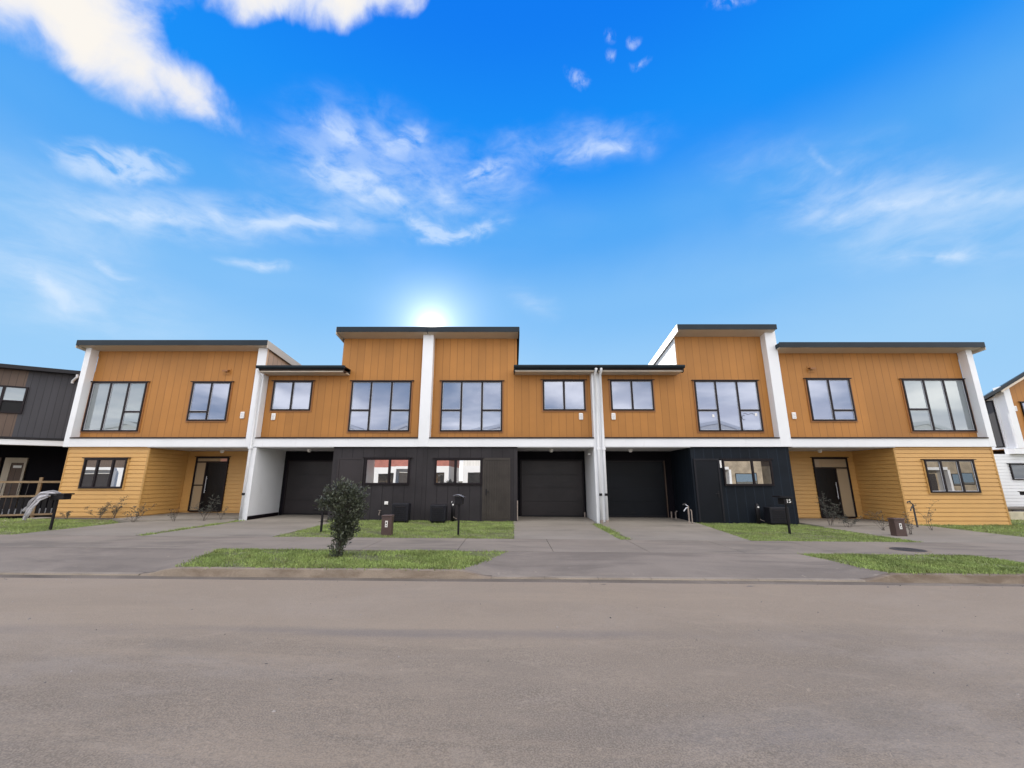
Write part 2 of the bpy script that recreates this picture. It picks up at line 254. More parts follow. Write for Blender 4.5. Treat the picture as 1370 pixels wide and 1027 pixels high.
# ------------------------------------------------------------------ mesh helpers
def gz(x): return -.008 * x
class MB:
    def __init__(s): s.v = []; s.f = []
    def add(s, vs_, fs):
        o = len(s.v); s.v += [tuple(v) for v in vs_]; s.f += [tuple(i + o for i in f) for f in fs]; return s
    def box(s, x0, x1, y0, y1, z0, z1):
        x0, x1 = sorted((x0, x1)); y0, y1 = sorted((y0, y1)); z0, z1 = sorted((z0, z1))
        v = [(x, y, z) for z in (z0, z1) for y in (y0, y1) for x in (x0, x1)]
        return s.add(v, [(0, 2, 3, 1), (4, 5, 7, 6), (0, 1, 5, 4), (1, 3, 7, 5), (3, 2, 6, 7), (2, 0, 4, 6)])
    def prism(s, pts, ax, a0, a1):
        n = len(pts)
        area = sum(pts[i][0] * pts[(i + 1) % n][1] - pts[(i + 1) % n][0] * pts[i][1] for i in range(n))
        if area < 0: pts = pts[::-1]
        f = {'x': lambda p, a: (a, p[0], p[1]), 'y': lambda p, a: (p[0], a, p[1]), 'z': lambda p, a: (p[0], p[1], a)}[ax]
        v = [f(p, a0) for p in pts] + [f(p, a1) for p in pts]
        fs = [tuple(range(n)), tuple(range(2 * n - 1, n - 1, -1))] + [(i, (i + 1) % n, n + (i + 1) % n, n + i) for i in range(n)]
        if ax != 'y': fs = [t_[::-1] for t_ in fs]
        return s.add(v, fs)
    def ground(s, pts, z1, z0=-.35):
        'flat slab following the fall of the street'
        n = len(pts)
        area = sum(pts[i][0] * pts[(i + 1) % n][1] - pts[(i + 1) % n][0] * pts[i][1] for i in range(n))
        if area < 0: pts = pts[::-1]
        zf = z1 if callable(z1) else (lambda x, y: z1)
        v = [(x, y, zf(x, y) + gz(x)) for x, y in pts] + [(x, y, z0 + gz(x)) for x, y in pts]
        return s.add(v, [tuple(range(n))] + [(i, n + i, n + (i + 1) % n, (i + 1) % n) for i in range(n)])
    def tube(s, pts, rad, seg=8, cap=True):
        pts = [Vector(p) for p in pts]; n = len(pts)
        rs = rad if isinstance(rad, (list, tuple)) else [rad] * n
        o = len(s.v); prev = None
        for i, p in enumerate(pts):
            d = (pts[min(i + 1, n - 1)] - pts[max(i - 1, 0)]).normalized()
            if prev is None:
                u = d.cross(Vector((0, 0, 1)) if abs(d.z) < .9 else Vector((1, 0, 0))).normalized()
            else: u = (prev - d * prev.dot(d)).normalized()
            w = d.cross(u); prev = u
            for k in range(seg):
                a = 2 * math.pi * k / seg; s.v.append(tuple(p + (u * math.cos(a) + w * math.sin(a)) * rs[i]))
        for i in range(n - 1):
            for k in range(seg):
                a, b = o + i * seg + k, o + i * seg + (k + 1) % seg
                s.f.append((a, b, b + seg, a + seg))
        if cap: s.f.append(tuple(o + k for k in reversed(range(seg)))); s.f.append(tuple(o + (n - 1) * seg + k for k in range(seg)))
        return s
    def lathe(s, prof, c, seg=20):
        o = len(s.v)
        for r, z in prof:
            for k in range(seg):
                a = 2 * math.pi * k / seg; s.v.append((c[0] + r * math.cos(a), c[1] + r * math.sin(a), c[2] + z))
        for i in range(len(prof) - 1):
            for k in range(seg):
                a, b = o + i * seg + k, o + i * seg + (k + 1) % seg; s.f.append((a, b, b + seg, a + seg))
        s.f.append(tuple(o + k for k in reversed(range(seg)))); s.f.append(tuple(o + (len(prof) - 1) * seg + k for k in range(seg)))
        return s
    def boards(s, axis, a0, a1, face, out, z0, z1, pitch=.158, lap=.022):
        'lapped weatherboards as real sawtooth boards; axis along x or y; out = outward sign'
        z = z0
        while z < z1 - .01:
            zt = min(z + pitch, z1)
            p = [(face, z + .024), (face + out * (lap + .010), z + .024), (face + out * lap, zt), (face, zt)]
            if axis == 'x': s.prism(p, 'x', a0, a1)
            else: s.prism([(q[0], q[1]) for q in p], 'y', a0, a1)
            z = zt
        return s
    def xform(s, M4): s.v = [tuple(M4 @ Vector(v)) for v in s.v]; return s
    def build(s, name, m, parent=None, smooth_=False, bevel=0):
        off = Vector((0, 0, 0)); q = parent
        while q is not None: off += q.location; q = q.parent
        me = bpy.data.meshes.new(name); me.from_pydata([tuple(Vector(v) - off) for v in s.v], [], s.f)
        bm = bmesh.new(); bm.from_mesh(me); bmesh.ops.recalc_face_normals(bm, faces=bm.faces); bm.to_mesh(me); bm.free()
        me.materials.append(m)
        if smooth_: me.polygons.foreach_set('use_smooth', [True] * len(me.polygons))
        o = bpy.data.objects.new(name, me); C.objects.link(o); o.parent = parent
        if bevel:
            b = o.modifiers.new('bevel', 'BEVEL'); b.width = bevel; b.segments = 2; b.limit_method = 'ANGLE'; b.angle_limit = R(40)
        return o
def tag(o, label=None, cat=None, group=None, kind=None):
    for k, v in (('label', label), ('category', cat), ('group', group), ('kind', kind)):
        if v: o[k] = v
    return o
def thing(name, loc, label, cat, group=None):
    o = bpy.data.objects.new(name, None); o.empty_display_size = .3; C.objects.link(o); o.location = loc
    bpy.context.view_layer.update()
    return tag(o, label, cat, group)
def struct(o): o['kind'] = 'structure'; return o

# ------------------------------------------------------------------ ground
base = MB(); base.add([(-400, -400, -.45), (400, -400, -.45), (400, 700, -.45), (-400, 700, -.45)], [(0, 1, 2, 3)])
struct(base.build('ground', m_earth))
KY = 7.62                                 # kerb face
def grid_ground(x0, x1, y0, y1, nx, ny, zf):
    b = MB(); v = []; f = []
    for j in range(ny + 1):
        for i in range(nx + 1):
            x = x0 + (x1 - x0) * i / nx; y = y0 + (y1 - y0) * j / ny; v.append((x, y, zf(x, y) + gz(x)))
    for j in range(ny):
        for i in range(nx):
            a = j * (nx + 1) + i; f.append((a, a + 1, a + nx + 2, a + nx + 1))
    return b.add(v, f)
def road_z(x, y): return -.12 - .02 * max(0, (y - 3) / 4) + .05 * max(0, min(1, (5 - abs(y)) / 5)) * .6 + .004 * math.sin(x * 1.3 + y) * math.sin(y * 1.7)
struct(grid_ground(-70, 70, -10, 7.46, 140, 60, road_z).build('road', m_road, smooth_=True))
gt = MB()
for i in range(140):
    xa, xb = -70 + i, -69 + i
    gt.add([(xa, 7.46, -.1425 + gz(xa)), (xb, 7.46, -.1425 + gz(xb)), (xb, KY, -.132 + gz(xb)), (xa, KY, -.132 + gz(xa))], [(0, 1, 2, 3)])
struct(gt.build('gutter', m_gutter))
# opposite side of the street, behind the photographer
struct(MB().ground([(-90, -40), (90, -40), (90, -10), (-90, -10)], 0.0).build('opposite_verge', m_path))
# footpath with joints
fp = MB(); x = -60.0
while x < 60:
    fp.ground([(x + .006, 9.62), (x + 2.094, 9.62), (x + 2.094, 11.6), (x + .006, 11.6)], 0.0); x += 2.1
struct(fp.build('footpath', m_path))
def apron_z(x, y):
    t_ = max(0, min(1, (y - (KY + .12)) / 1.85)); return -.105 + .105 * t_ ** .8
def edge_x(e, s_): return e[0] + (e[1] - e[0]) * s_ ** .8
def apron(name, poly_l, poly_r):
    'lowered crossing with flared wings between two verge ends; edges are (x at kerb, x at path)'
    b = MB(); ny = 12; v = []; f = []
    tail = [0, .08, .16, .26, .38, .52, .7, .95]
    for j in range(ny + 1):
        s_ = j / ny; y = KY + .12 + (9.61 - KY - .12) * s_
        xl, xr = edge_x(poly_l, s_), edge_x(poly_r, s_)
        xs = [xl + q for q in tail] + [xl + 1.2 + (xr - xl - 2.4) * q / 20 for q in range(21)] + [xr - q for q in reversed(tail)]
        for x_ in xs:
            w_ = max(0, 1 - min(x_ - xl, xr - x_) / .6); w_ = w_ * w_ * (3 - 2 * w_)
            v.append((x_, y, apron_z(x_, y) * (1 - .85 * w_) + gz(x_) + .0025 * math.sin(x_ * 3.1 + y * 5)))
    nx = len(xs) - 1
    for j in range(ny):
        for i in range(nx):
            a = j * (nx + 1) + i; f.append((a, a + 1, a + nx + 2, a + nx + 1))
    b.add(v, f); struct(b.build(name, m_apron, smooth_=True))
    lip = MB()
    n = max(2, int(poly_r[0] - poly_l[0])); poly_l = (poly_l[0] + .6, 0); poly_r = (poly_r[0] - .6, 0)
    for i in range(n):
        xa = poly_l[0] + (poly_r[0] - poly_l[0]) * i / n + .003; xb = poly_l[0] + (poly_r[0] - poly_l[0]) * (i + 1) / n - .003
        lip.add([(xa, KY - .0, -.13 + gz(xa)), (xb, KY, -.13 + gz(xb)), (xb, KY + .012, -.104 + gz(xb)), (xa, KY + .012, -.104 + gz(xa)), (xb, KY + .125, -.1035 + gz(xb)), (xa, KY + .125, -.1035 + gz(xa))], [(0, 1, 2, 3), (3, 2, 4, 5)])
    struct(lip.build('crossing_lip', m_lip))
AL, AM0, AM1, AR = (-5.75, -6.35), (-.95, -.08), (6.6, 6.2), (10.35, 9.9)
apron('crossing', (-60, -60), AL)
apron('crossing', AM0, AM1)
apron('crossing', AR, (60, 60))
# verges (soil bed + kerb), yards
def bed(a, b):
    y = lambda s_: KY + .125 + (9.605 - KY - .125) * s_
    return [(edge_x(a, k / 8) + .004, y(k / 8)) for k in range(9)] + [(edge_x(b, k / 8) - .004, y(k / 8)) for k in range(8, -1, -1)]
VL, VR = bed(AL, AM0), bed(AM1, AR)
def ragged(poly, n=14, a=.035):
    'edge of worn turf'
    out = []
    for i in range(len(poly)):
        p, q = Vector(poly[i]), Vector(poly[(i + 1) % len(poly)])
        m_ = max(2, int((q - p).length * 3))
        for k in range(m_):
            w = p.lerp(q, k / m_); out.append((w.x + random.uniform(-a, a), w.y + random.uniform(-a, a) * .6))
    return out
for P in (VL, VR): struct(MB().ground(P, -.012).build('verge_soil', m_soil))
def wing(d): w_ = max(0, 1 - max(d, 0) / .6); return w_ * w_ * (3 - 2 * w_)
def kerb(ea, eb):
    'kerb along one verge; its ends drop with the flared wings of the crossings'
    xa, xb = ea - .6, eb + .6
    b = MB(); n = int((xb - xa) / .12); v = []; f = []
    for i in range(n + 1):
        x_ = xa + (xb - xa) * i / n
        w_ = wing(max(ea - x_, x_ - eb, 0)); top = -.105 * (1 - .97 * w_) + random.uniform(-.003, .003)
        chip = .014 * (random.random() < .06)
        for y_, z_ in ((KY + .15, top - .004), (KY + .05, top), (KY + .022, top - .012 - chip), (KY - .004 - .012 * w_, -.145)): v.append((x_, y_ + random.uniform(-.004, .004), z_ + gz(x_)))
    for i in range(n):
        for j in range(3): a = i * 4 + j; f.append((a, a + 1, a + 5, a + 4))
    struct(b.add(v, f).build('kerb', m_kerb))
kerb(AL[0], AM0[0]); kerb(AM1[0], AR[0])
def slab(name, pts, m, z=0.0): return struct(MB().ground(pts, z).build(name, m))
slab('driveway', [(-9.72, 11.605), (-6.35, 11.605), (-6.35, 15.3), (-7.0, 15.7), (-7.0, 18.7), (-9.72, 18.7)], m_conc)
slab('driveway', [(.06, 11.605), (2.86, 11.605), (2.86, 15.6), (3.1, 16.3), (3.3, 18.7), (.06, 18.7)], m_conc)
slab('driveway', [(3.16, 11.605), (6.3, 11.605), (6.95, 16.3), (7.0, 18.7), (3.5, 18.7), (3.45, 16.3), (3.16, 15.6)], m_conc)
slab('entry_path', [(-13.2, 11.605), (-9.98, 11.605), (-9.98, 15.6), (-10.3, 16.2), (-10.3, 16.5), (-13.2, 15.0)], m_conc)
slab('entry_step', [(-14.3, 15.6), (-13.2, 15.02), (-10.3, 16.52), (-10.3, 18.7), (-14.3, 18.7)], m_conc, .05)
slab('driveway', [(10.82, 11.605), (14.9, 11.605), (15.2, 15.9), (14.95, 16.2), (10.82, 15.2)], m_conc)
slab('entry_step', [(10.9, 15.25), (14.95, 16.25), (14.95, 18.7), (10.9, 18.7)], m_conc, .03)
slab('garden_soil', [(-9.975, 11.605), (-9.725, 11.605), (-9.725, 16.3), (-9.975, 15.7)], m_soil, -.01)
slab('garden_soil', [(2.865, 11.605), (3.155, 11.605), (3.155, 16.0), (2.865, 15.6)], m_soil, -.01)
jt = MB()
for xa, xb, ys in ((-9.72, -6.35, (13.4, 15.2, 16.9)), (.06, 2.86, (13.5, 15.4, 17.0)), (3.16, 6.6, (13.5, 15.4, 17.0)), (10.82, 14.9, (13.2, 14.9))):
    for yy in ys: jt.add([(xa, yy, .003 + gz(xa)), (xb, yy, .003 + gz(xb)), (xb, yy + .014, .003 + gz(xb)), (xa, yy + .014, .003 + gz(xa))], [(0, 1, 2, 3)])
struct(jt.build('saw_cut', m_dark))
lawns = [[(-26, 11.61), (-13.21, 11.61), (-13.21, 14.6), (-14.4, 15.75), (-18, 15.9), (-26, 15.9)],
         [(-6.34, 11.61), (.05, 11.61), (.05, 16.4), (-6.9, 16.4), (-6.34, 15.3)],
         [(6.31, 11.61), (10.81, 11.61), (10.81, 15.9), (9.6, 16.4), (6.95, 16.4)],
         [(14.91, 11.61), (40, 11.61), (40, 19.0), (15.2, 19.0), (15.2, 16.0)]]
for P in lawns: slab('lawn_soil', P, m_soil, -.01)
slab('front_bed', [(-18, 15.91), (-14.35, 15.76), (-14.35, 16.6), (-18, 16.6)], m_bark_soil, -.005)
for a_, b_ in ((-200, -26.02), (40.02, 200)): slab('far_ground', [(a_, 11.61), (b_, 11.61), (b_, 30), (a_, 30)], m_earth, -.03)

def inside(px, py, poly):
    c = np.zeros(len(px), bool); n = len(poly); j = n - 1
    for i in range(n):
        xi, yi = poly[i]; xj, yj = poly[j]
        c ^= ((yi > py) != (yj > py)) & (px < (xj - xi) * (py - yi) / (yj - yi + 1e-12) + xi); j = i
    return c
def grass(poly, dens, h, name, patch=1.0, grow=.06):
    xs = [p[0] for p in poly]; ys = [p[1] for p in poly]; x0, x1, y0, y1 = min(xs), max(xs), min(ys), max(ys)
    n = int((x1 - x0) * (y1 - y0) * dens); px = rng.uniform(x0, x1, n); py = rng.uniform(y0, y1, n)
    jx = px + rng.normal(0, grow, n); jy = py + rng.normal(0, grow, n)
    k = inside(px, py, poly); px, py = jx[k], jy[k]; n = len(px)
    lump = np.sin(px * 2.1 + 1.3 * np.sin(py * 3.1)) * np.sin(py * 4.3 + px * .7) * .5 + np.sin(px * 7.3 + py * 5.1) * .25
    hh = h * (1 + .35 * lump) * rng.uniform(.6, 1.25, n)
    keep = rng.uniform(0, 1, n) < np.clip(.62 + .65 * lump + .35 * np.sin(px * 1.1 + 2) * np.sin(py * 1.9 + px), .1, 1); px, py, hh = px[keep], py[keep], hh[keep]; n = len(px)
    a = rng.uniform(0, 2 * np.pi, n); w = rng.uniform(.005, .010, n); lean = rng.uniform(.2, 1.0, n) * hh; la = rng.uniform(0, 2 * np.pi, n)
    z = -.008 * px - .012
    V = np.zeros((n, 3, 3))
    V[:, 0] = np.c_[px - np.cos(a) * w, py - np.sin(a) * w, z]; V[:, 1] = np.c_[px + np.cos(a) * w, py + np.sin(a) * w, z]
    V[:, 2] = np.c_[px + np.cos(la) * lean, py + np.sin(la) * lean, z + hh]
    me = bpy.data.meshes.new(name); me.vertices.add(n * 3); me.vertices.foreach_set('co', V.ravel())
    me.loops.add(n * 3); me.loops.foreach_set('vertex_index', np.arange(n * 3, dtype=np.int32))
    me.polygons.add(n); me.polygons.foreach_set('loop_start', np.arange(0, n * 3, 3, dtype=np.int32)); me.polygons.foreach_set('loop_total', np.full(n, 3, np.int32))
    me.update(); me.validate(); me.materials.append(m_grass)
    o = bpy.data.objects.new(name, me); C.objects.link(o); return tag(o, None, None, None, 'stuff')
G = [(VL, 4600, .038, 'short green grass of the kerbside verge under the small bushy tree'), (VR, 4600, .038, 'short green grass of the right kerbside verge beside the manhole cover'),
     (lawns[0], 1500, .036, 'short grass lawn by the fence at the left edge'), (lawns[1], 1900, .036, 'short grass lawn in front of the charcoal double house'),
     (lawns[2], 1900, .036, 'short grass lawn in front of the blue black wall'), ([(14.95, 11.65), (26, 11.65), (26, 18.9), (15.25, 18.9), (15.25, 16.0)], 700, .06, 'short grass lawn at the right end of the terrace'),
     ([(-9.97, 11.7), (-9.73, 11.7), (-9.73, 16.0), (-9.97, 15.7)], 1800, .05, 'narrow grass strip beside the left driveway'), ([(2.88, 11.7), (3.15, 11.7), (3.15, 15.8), (2.88, 15.6)], 1800, .05, 'narrow grass strip between the two middle driveways')]
for P, d_, h_, lab in G:
    o = grass(P, d_, h_, 'grass'); tag(o, lab, 'grass')

# ------------------------------------------------------------------ house parts
YF, YW, YG, YR, YB = 16.4, 16.75, 16.5, 18.6, 26.0
def window(par, x0, x1, z0, z1, cols, Y, splits=(), gl=None, facing=None, name='window', stickers=()):
    'cols: fractions of the width; splits: (column, height of the transom)'
    fw, d0, d1 = .055, Y - .065, Y + .01
    f = MB(); f.box(x0, x0 + fw, d0, d1, z0, z1).box(x1 - fw, x1, d0, d1, z0, z1).box(x0 + fw, x1 - fw, d0, d1, z1 - fw, z1).box(x0 + fw, x1 - fw, d0, d1, z0, z0 + fw)
    cells = []; xa = x0 + fw; tot = sum(cols); W = x1 - x0 - 2 * fw; acc = 0
    for i, c in enumerate(cols):
        acc += c; xb = x0 + fw + W * acc / tot
        last = i == len(cols) - 1
        if not last: f.box(xb - .035, xb + .035, d0 + .004, d1, z0 + fw, z1 - fw)
        l_, r_ = xa + (0 if i == 0 else .035), xb - (0 if last else .035)
        sp = [s_ for s_ in splits if s_[0] == i]
        if sp:
            zs = sp[0][1]; f.box(l_, r_, d0 + .008, d1, zs - .035, zs + .035)
            cells += [(l_, r_, z0 + fw, zs - .035), (l_, r_, zs + .035, z1 - fw)]
        else: cells.append((l_, r_, z0 + fw, z1 - fw))
        xa = xb
    fo = f.build(name, m_frame, par)
    p = MB(); bd = MB(); yp = Y - .022
    for l_, r_, a, b in cells:
        t_ = random.uniform(-.0012, .0012); s_ = random.uniform(-.0015, .0015)   # every sheet sits a hair differently
        p.add([(l_, yp + t_, a), (r_, yp - t_, a), (r_, yp - t_ + s_, b), (l_, yp + t_ + s_, b)], [(0, 1, 2, 3)])
        w = .016; y0, y1 = yp - .012, yp - .002
        bd.box(l_, l_ + w, y0, y1, a, b).box(r_ - w, r_, y0, y1, a, b).box(l_ + w, r_ - w, y0, y1, a, a + w).box(l_ + w, r_ - w, y0, y1, b - w, b)
    p.build('pane', gl or m_glass_up, fo); bd.build('glazing_bead', m_bead if gl is not m_glass_lo else m_frame, fo)
    MB().box(x0 - .09, x1 + .09, Y - .085, Y + .005, z1 + .003, z1 + .028).build('head_flashing', m_frame, fo)
    if facing:
        e = .05; q = MB(); q.box(x0 - e, x0 - .002, Y - .035, Y, z0 - e, z1).box(x1 + .002, x1 + e, Y - .035, Y, z0 - e, z1).box(x0 - .002, x1 + .002, Y - .035, Y, z0 - e, z0 - .002)
        q.build('facing', facing, fo)
    return fo
def vent_cover(par, x, z, Y=YW):
    o = MB().box(x - .085, x + .085, Y - .05, Y, z - .14, z + .14).build('wall_vent', m_plast, par, bevel=.03)
    s_ = MB()
    for k in range(3): s_.box(x - .05, x + .05, Y - .056, Y - .052, z - .07 + k * .06, z - .05 + k * .06)
    s_.build('louvre', m_bead, o)
def porch_light(par, x, y, z=2.755):
    o = MB().lathe([(.085, 0), (.085, -.035), (.06, -.04)], (x, y, z), 16).build('porch_light', m_plast, par, True)
    MB().lathe([(.07, -.04), (.075, -.07), (.06, -.11), (.03, -.125)], (x, y, z), 16).build('diffuser', m_plast, o, True)
def hood_vent(par, x, z):
    o = MB().box(x - .14, x + .14, YW - .02, YW, z - .15, z + .13).build('extractor_vent', m_brown, par)
    MB().prism([(YW - .02, z + .06), (YW - .17, z + .03), (YW - .17, z - .04), (YW - .15, z - .04), (YW - .15, z + .01), (YW - .02, z + .02)], 'x', x - .11, x + .11).build('hood', m_brown_plain, o)
def lever(par, x, z, Y, m=None, side=1):
    o = MB().box(x - .025, x + .025, Y - .012, Y, z - .13, z + .1).tube([(x, Y - .012, z), (x, Y - .06, z)], .012, 8).tube([(x, Y - .055, z), (x + side * .13, Y - .055, z - .005)], .011, 8)
    o.build('handle', m or m_black, par)
def upper(par, x0, x1, zf, slope, m=m_brown, name='upper_wall', y0=YW, zb=3.14):
    zr = zf - slope * (YB - y0)
    return MB().prism([(y0, zb), (YB, zb), (YB, zr), (y0, zf)], 'x', x0, x1).build(name, m, par)
def roof(par, x0, x1, zt, slope, yf, ov_r=0, barge_l=None, barge_r=None, yb=YB + .3):
    'mono-pitch steel roof falling to the rear, dark front fascia, pale soffit under the eave'
    ze = zt - slope * (yb - yf)
    r = MB().prism([(yf, zt - .17), (yb, ze - .17), (yb, ze), (yf, zt)], 'x', x0, x1).build('roof', m_roof, par)
    MB().prism([(yf + .02, zt - .205), (YW + .02, zt - .205 - slope * .6), (YW + .02, zt - .172 - slope * .6), (yf + .02, zt - .172)], 'x', x0 + .02, x1 - .02).build('soffit', m_soffit, r)
    MB().box(x0 - .012, x1 + .012, yf - .022, yf - .002, zt - .20, zt + .018).build('fascia', m_roof, r)
    for xe, mm, sg in ((x0, barge_l, -1), (x1, barge_r, 1)):
        if mm:
            MB().prism([(yf, zt - .30), (yb, ze - .30), (yb, ze + .01), (yf, zt + .01)], 'x', xe + sg * .003, xe + sg * .03).build('barge_board', mm, r)
    return r
def low_roof(par, x0, x1, zt, end=None):
    yf = YF - .28; yb = 23.0; k = .05
    r = MB().prism([(yf, zt - .19), (yb, zt - .19 + k * (yb - yf)), (yb, zt - .06 + k * (yb - yf)), (yf, zt - .06)], 'x', x0, x1).build('roof', m_roof, par)
    MB().box(x0 + .02, x1 - .02, yf + .03, YW + .02, zt - .255, zt - .2).build('soffit', m_soffit, r)
    MB().prism([(yf - .13, zt - .02), (yf - .13, zt - .08), (yf - .09, zt - .14), (yf - .004, zt - .14), (yf - .004, zt), (yf - .02, zt), (yf - .03, zt - .1), (yf - .1, zt - .1), (yf - .11, zt - .02)], 'x', x0 - .03, x1 + .03).build('gutter', m_roof, r)
    MB().box(x0, x1, yf - .001, yf + .028, zt - .205, zt - .15).build('fascia', m_roof if end is None else m_brownend, r)
    if end: MB().prism([(yf - .02, zt - .02), (YW, zt - .0), (YW, zt - .06), (yf + .1, zt - .30), (yf - .02, zt - .27)], 'x', end, end + .03).build('barge_board', m_brownend, r)
    return r
def fin(par, x0, x1, zt, zb=2.78, slope=.08, y1=YW + .0):
    return MB().prism([(YF, zb), (y1 - .002, zb), (y1 - .002, zt - slope * (y1 - YF)), (YF, zt)], 'x', x0, x1).build('fin', m_white, par, bevel=.008)
def beam(par, x0, x1):
    b = MB().box(x0 + .002, x1 - .002, YF + .004, YW - .004, 2.785, 3.135).build('beam', m_white, par)
    MB().prism([(YF - .03, 3.105), (YF - .03, 3.15), (YW - .01, 3.20), (YW - .01, 3.138), (YF + .002, 3.138), (YF - .01, 3.105)], 'x', x0 + .004, x1 - .004).build('flashing', m_brownend, b)
    return b
def ceiling(par, x0, x1): MB().box(x0 + .003, x1 - .003, YF + .03, YR - .003, 2.757, 2.782).build('porch_ceiling', m_ceil, par)
def garage_door(par, x0, x1, z1=2.33, m=None):
    d = MB(); n = 4; z0 = .06 + gz((x0 + x1) / 2); hh = (z1 - z0) / n
    for i in range(n):
        d.box(x0, x1, YR - .02 + .004 * (i % 2) * 0, YR + .02, z0 + i * hh + .006, z0 + (i + 1) * hh - .006)
        d.box(x0 + .05, x1 - .05, YR - .026, YR - .018, z0 + i * hh + .05, z0 + (i + 1) * hh - .05)
    o = d.build('garage_door', m or m_garage, par)
    MB().box(x0 - .06, x0 - .003, YR - .05, YR, z0, z1 + .05).box(x1 + .003, x1 + .06, YR - .05, YR, z0, z1 + .05).box(x0 - .003, x1 + .003, YR - .05, YR, z1 + .003, z1 + .05).build('jamb', m_frame, o)
    MB().box((x0 + x1) / 2 - .1, (x0 + x1) / 2 + .1, YR - .045, YR - .026, z0 + .12, z0 + .15).build('handle', m_black, o)
    MB().box(x0, x1, YR - .03, YR + .01, z0 - .05, z0 + .004).build('rubber_seal', m_black, o)
    return o
def downpipe(par, pts, r=.042):
    o = MB().tube(pts, r, 12).build('downpipe', m_white, par, True)
    return o
def bracket(par, x, y, z): MB().box(x - .055, x + .055, y - .02, y + .02, z - .05, z + .04).build('pipe_clip', m_black, par)
def entry_set(par, x0, x1, zb, zt, leaf_left):
    'front door with sidelight and transom light'
    Y = YR; fw = .06; zl = zb + 2.03; lw = .87
    xm = x0 + fw + lw if leaf_left else x1 - fw - lw
    f = MB().box(x0, x0 + fw, Y - .085, Y + .01, zb, zt).box(x1 - fw, x1, Y - .085, Y + .01, zb, zt).box(x0 + fw, x1 - fw, Y - .085, Y + .01, zt - fw, zt).box(x0 + fw, x1 - fw, Y - .08, Y + .01, zl + .003, zl + .06)
    f.box(xm - .035, xm + .035, Y - .08, Y + .01, zb, zl).box(x0 + fw, x1 - fw, Y - .075, Y + .01, zb - .03, zb + .03)
    sx0, sx1 = (xm + .035, x1 - fw) if leaf_left else (x0 + fw, xm - .035)
    if not leaf_left: f.box(sx0, sx1, Y - .075, Y, zb + 1.05, zb + 1.1)
    fr = f.build('door_frame', m_frame, par)
    MB().add([(sx0, Y - .045, zb + .03), (sx1, Y - .045, zb + .03), (sx1, Y - .045, zl), (sx0, Y - .045, zl)], [(0, 1, 2, 3)]).build('sidelight_pane', m_glass_clear, fr)
    MB().add([(x0 + fw, Y - .045, zl + .06), (x1 - fw, Y - .045, zl + .06), (x1 - fw, Y - .045, zt - fw), (x0 + fw, Y - .045, zt - fw)], [(0, 1, 2, 3)]).build('transom_pane', m_glass_clear, fr)
    MB().box(x0 - .06, x1 + .06, Y - .10, Y, zt + .003, zt + .03).build('head_flashing', m_frame, fr)
    lx0, lx1 = (x0 + fw + .003, xm - .038) if leaf_left else (xm + .038, x1 - fw - .003)
    dr = MB().box(lx0, lx1, Y - .05, Y + .005, zb + .034, zl)
    for k in range(1, 6): dr.box(lx0 + .02 + (lx1 - lx0) * k / 6 - .004, lx0 + .02 + (lx1 - lx0) * k / 6, Y - .053, Y - .049, zb + .1, zl - .06)
    do = dr.build('door', m_doorblack, par)
    hx = lx1 - .07 if leaf_left else lx0 + .07
    MB().tube([(hx, Y - .11, zb + .75), (hx, Y - .11, zb + 1.45)], .014, 8).tube([(hx, Y - .11, zb + .85), (hx, Y - .05, zb + .85)], .01, 6).tube([(hx, Y - .11, zb + 1.35), (hx, Y - .05, zb + 1.35)], .01, 6).build('handle', m_bead, do)
    return fr

# ------------------------------------------------------------------ house: left end
h1 = thing('terraced_house', (-14, YF, gz(-14)), 'end house with ochre weatherboard ground floor, left end of the terrace', 'house', 'houses of the terrace')
upper(h1, -17.37, -10.43, 6.93, .09)
roof(h1, -17.72, -9.98, 7.06, .09, YF - .28, barge_r=m_soffit, barge_l=m_soffit)
MB().prism([(YF + .02, 5.7), (25.9, 5.7), (25.9, 6.93 - .09 * 9.2), (YF + .02, 6.95)], 'x', -10.44, -10.05).build('side_wall', m_tanclad, h1)
fin(h1, -17.6, -17.375, 6.86); 
fin(h1, -10.47, -10.1, 6.86, y1=YW)
beam(h1, -17.375, -10.47)
ceiling(h1, -14.3, -10.3)
gb = MB().box(-17.38, -14.3, YG + .03, YB, -.4, 2.785).box(-14.3, -10.3, YR, YB, -.4, 2.785)
gb.boards('x', -17.42, -14.24, YG + .03, -1, .03 + gz(-16), 2.785)
gb.boards('x', -14.26, -10.31, YR, -1, .11 + gz(-12), 2.755)
gb.boards('y', YG + .03, YR - .01, -14.3, 1, .06 + gz(-14), 2.755)
gb.boards('y', YG + .03, YB, -17.38, -1, .06 + gz(-16), 2.785)
gw = gb.build('ground_wall', m_ochre, h1)
MB().box(-14.285, -14.225, YG - .012, YG + .06, .06 + gz(-14), 2.783).build('corner_trim', m_ochre_trim, h1); MB().box(-17.44, -17.4, YG - .008, YG + .05, .06 + gz(-14), 2.783).build('corner_trim', m_ochre_trim, h1)
window(h1, -17.32, -15.06, 3.42, 5.46, (1, 1, .92), YW, ((2, 4.22),), m_glass_end, m_brown_plain)
window(h1, -13.17, -11.58, 3.85, 5.46, (1, 1), YW, ((0, 4.22),), m_glass_up, m_brown_plain)
window(h1, -16.66, -15.0, 1.2, 2.34, (1, 1.25, 1), YG, (), m_glass_lo, m_ochre_trim)
hood_vent(h1, -11.85, 5.92); vent_cover(h1, -10.95, 4.08)
entry_set(h1, -13.87, -12.44, .12 + gz(-13), 2.5, False)
porch_light(h1, -12.35, 17.9)

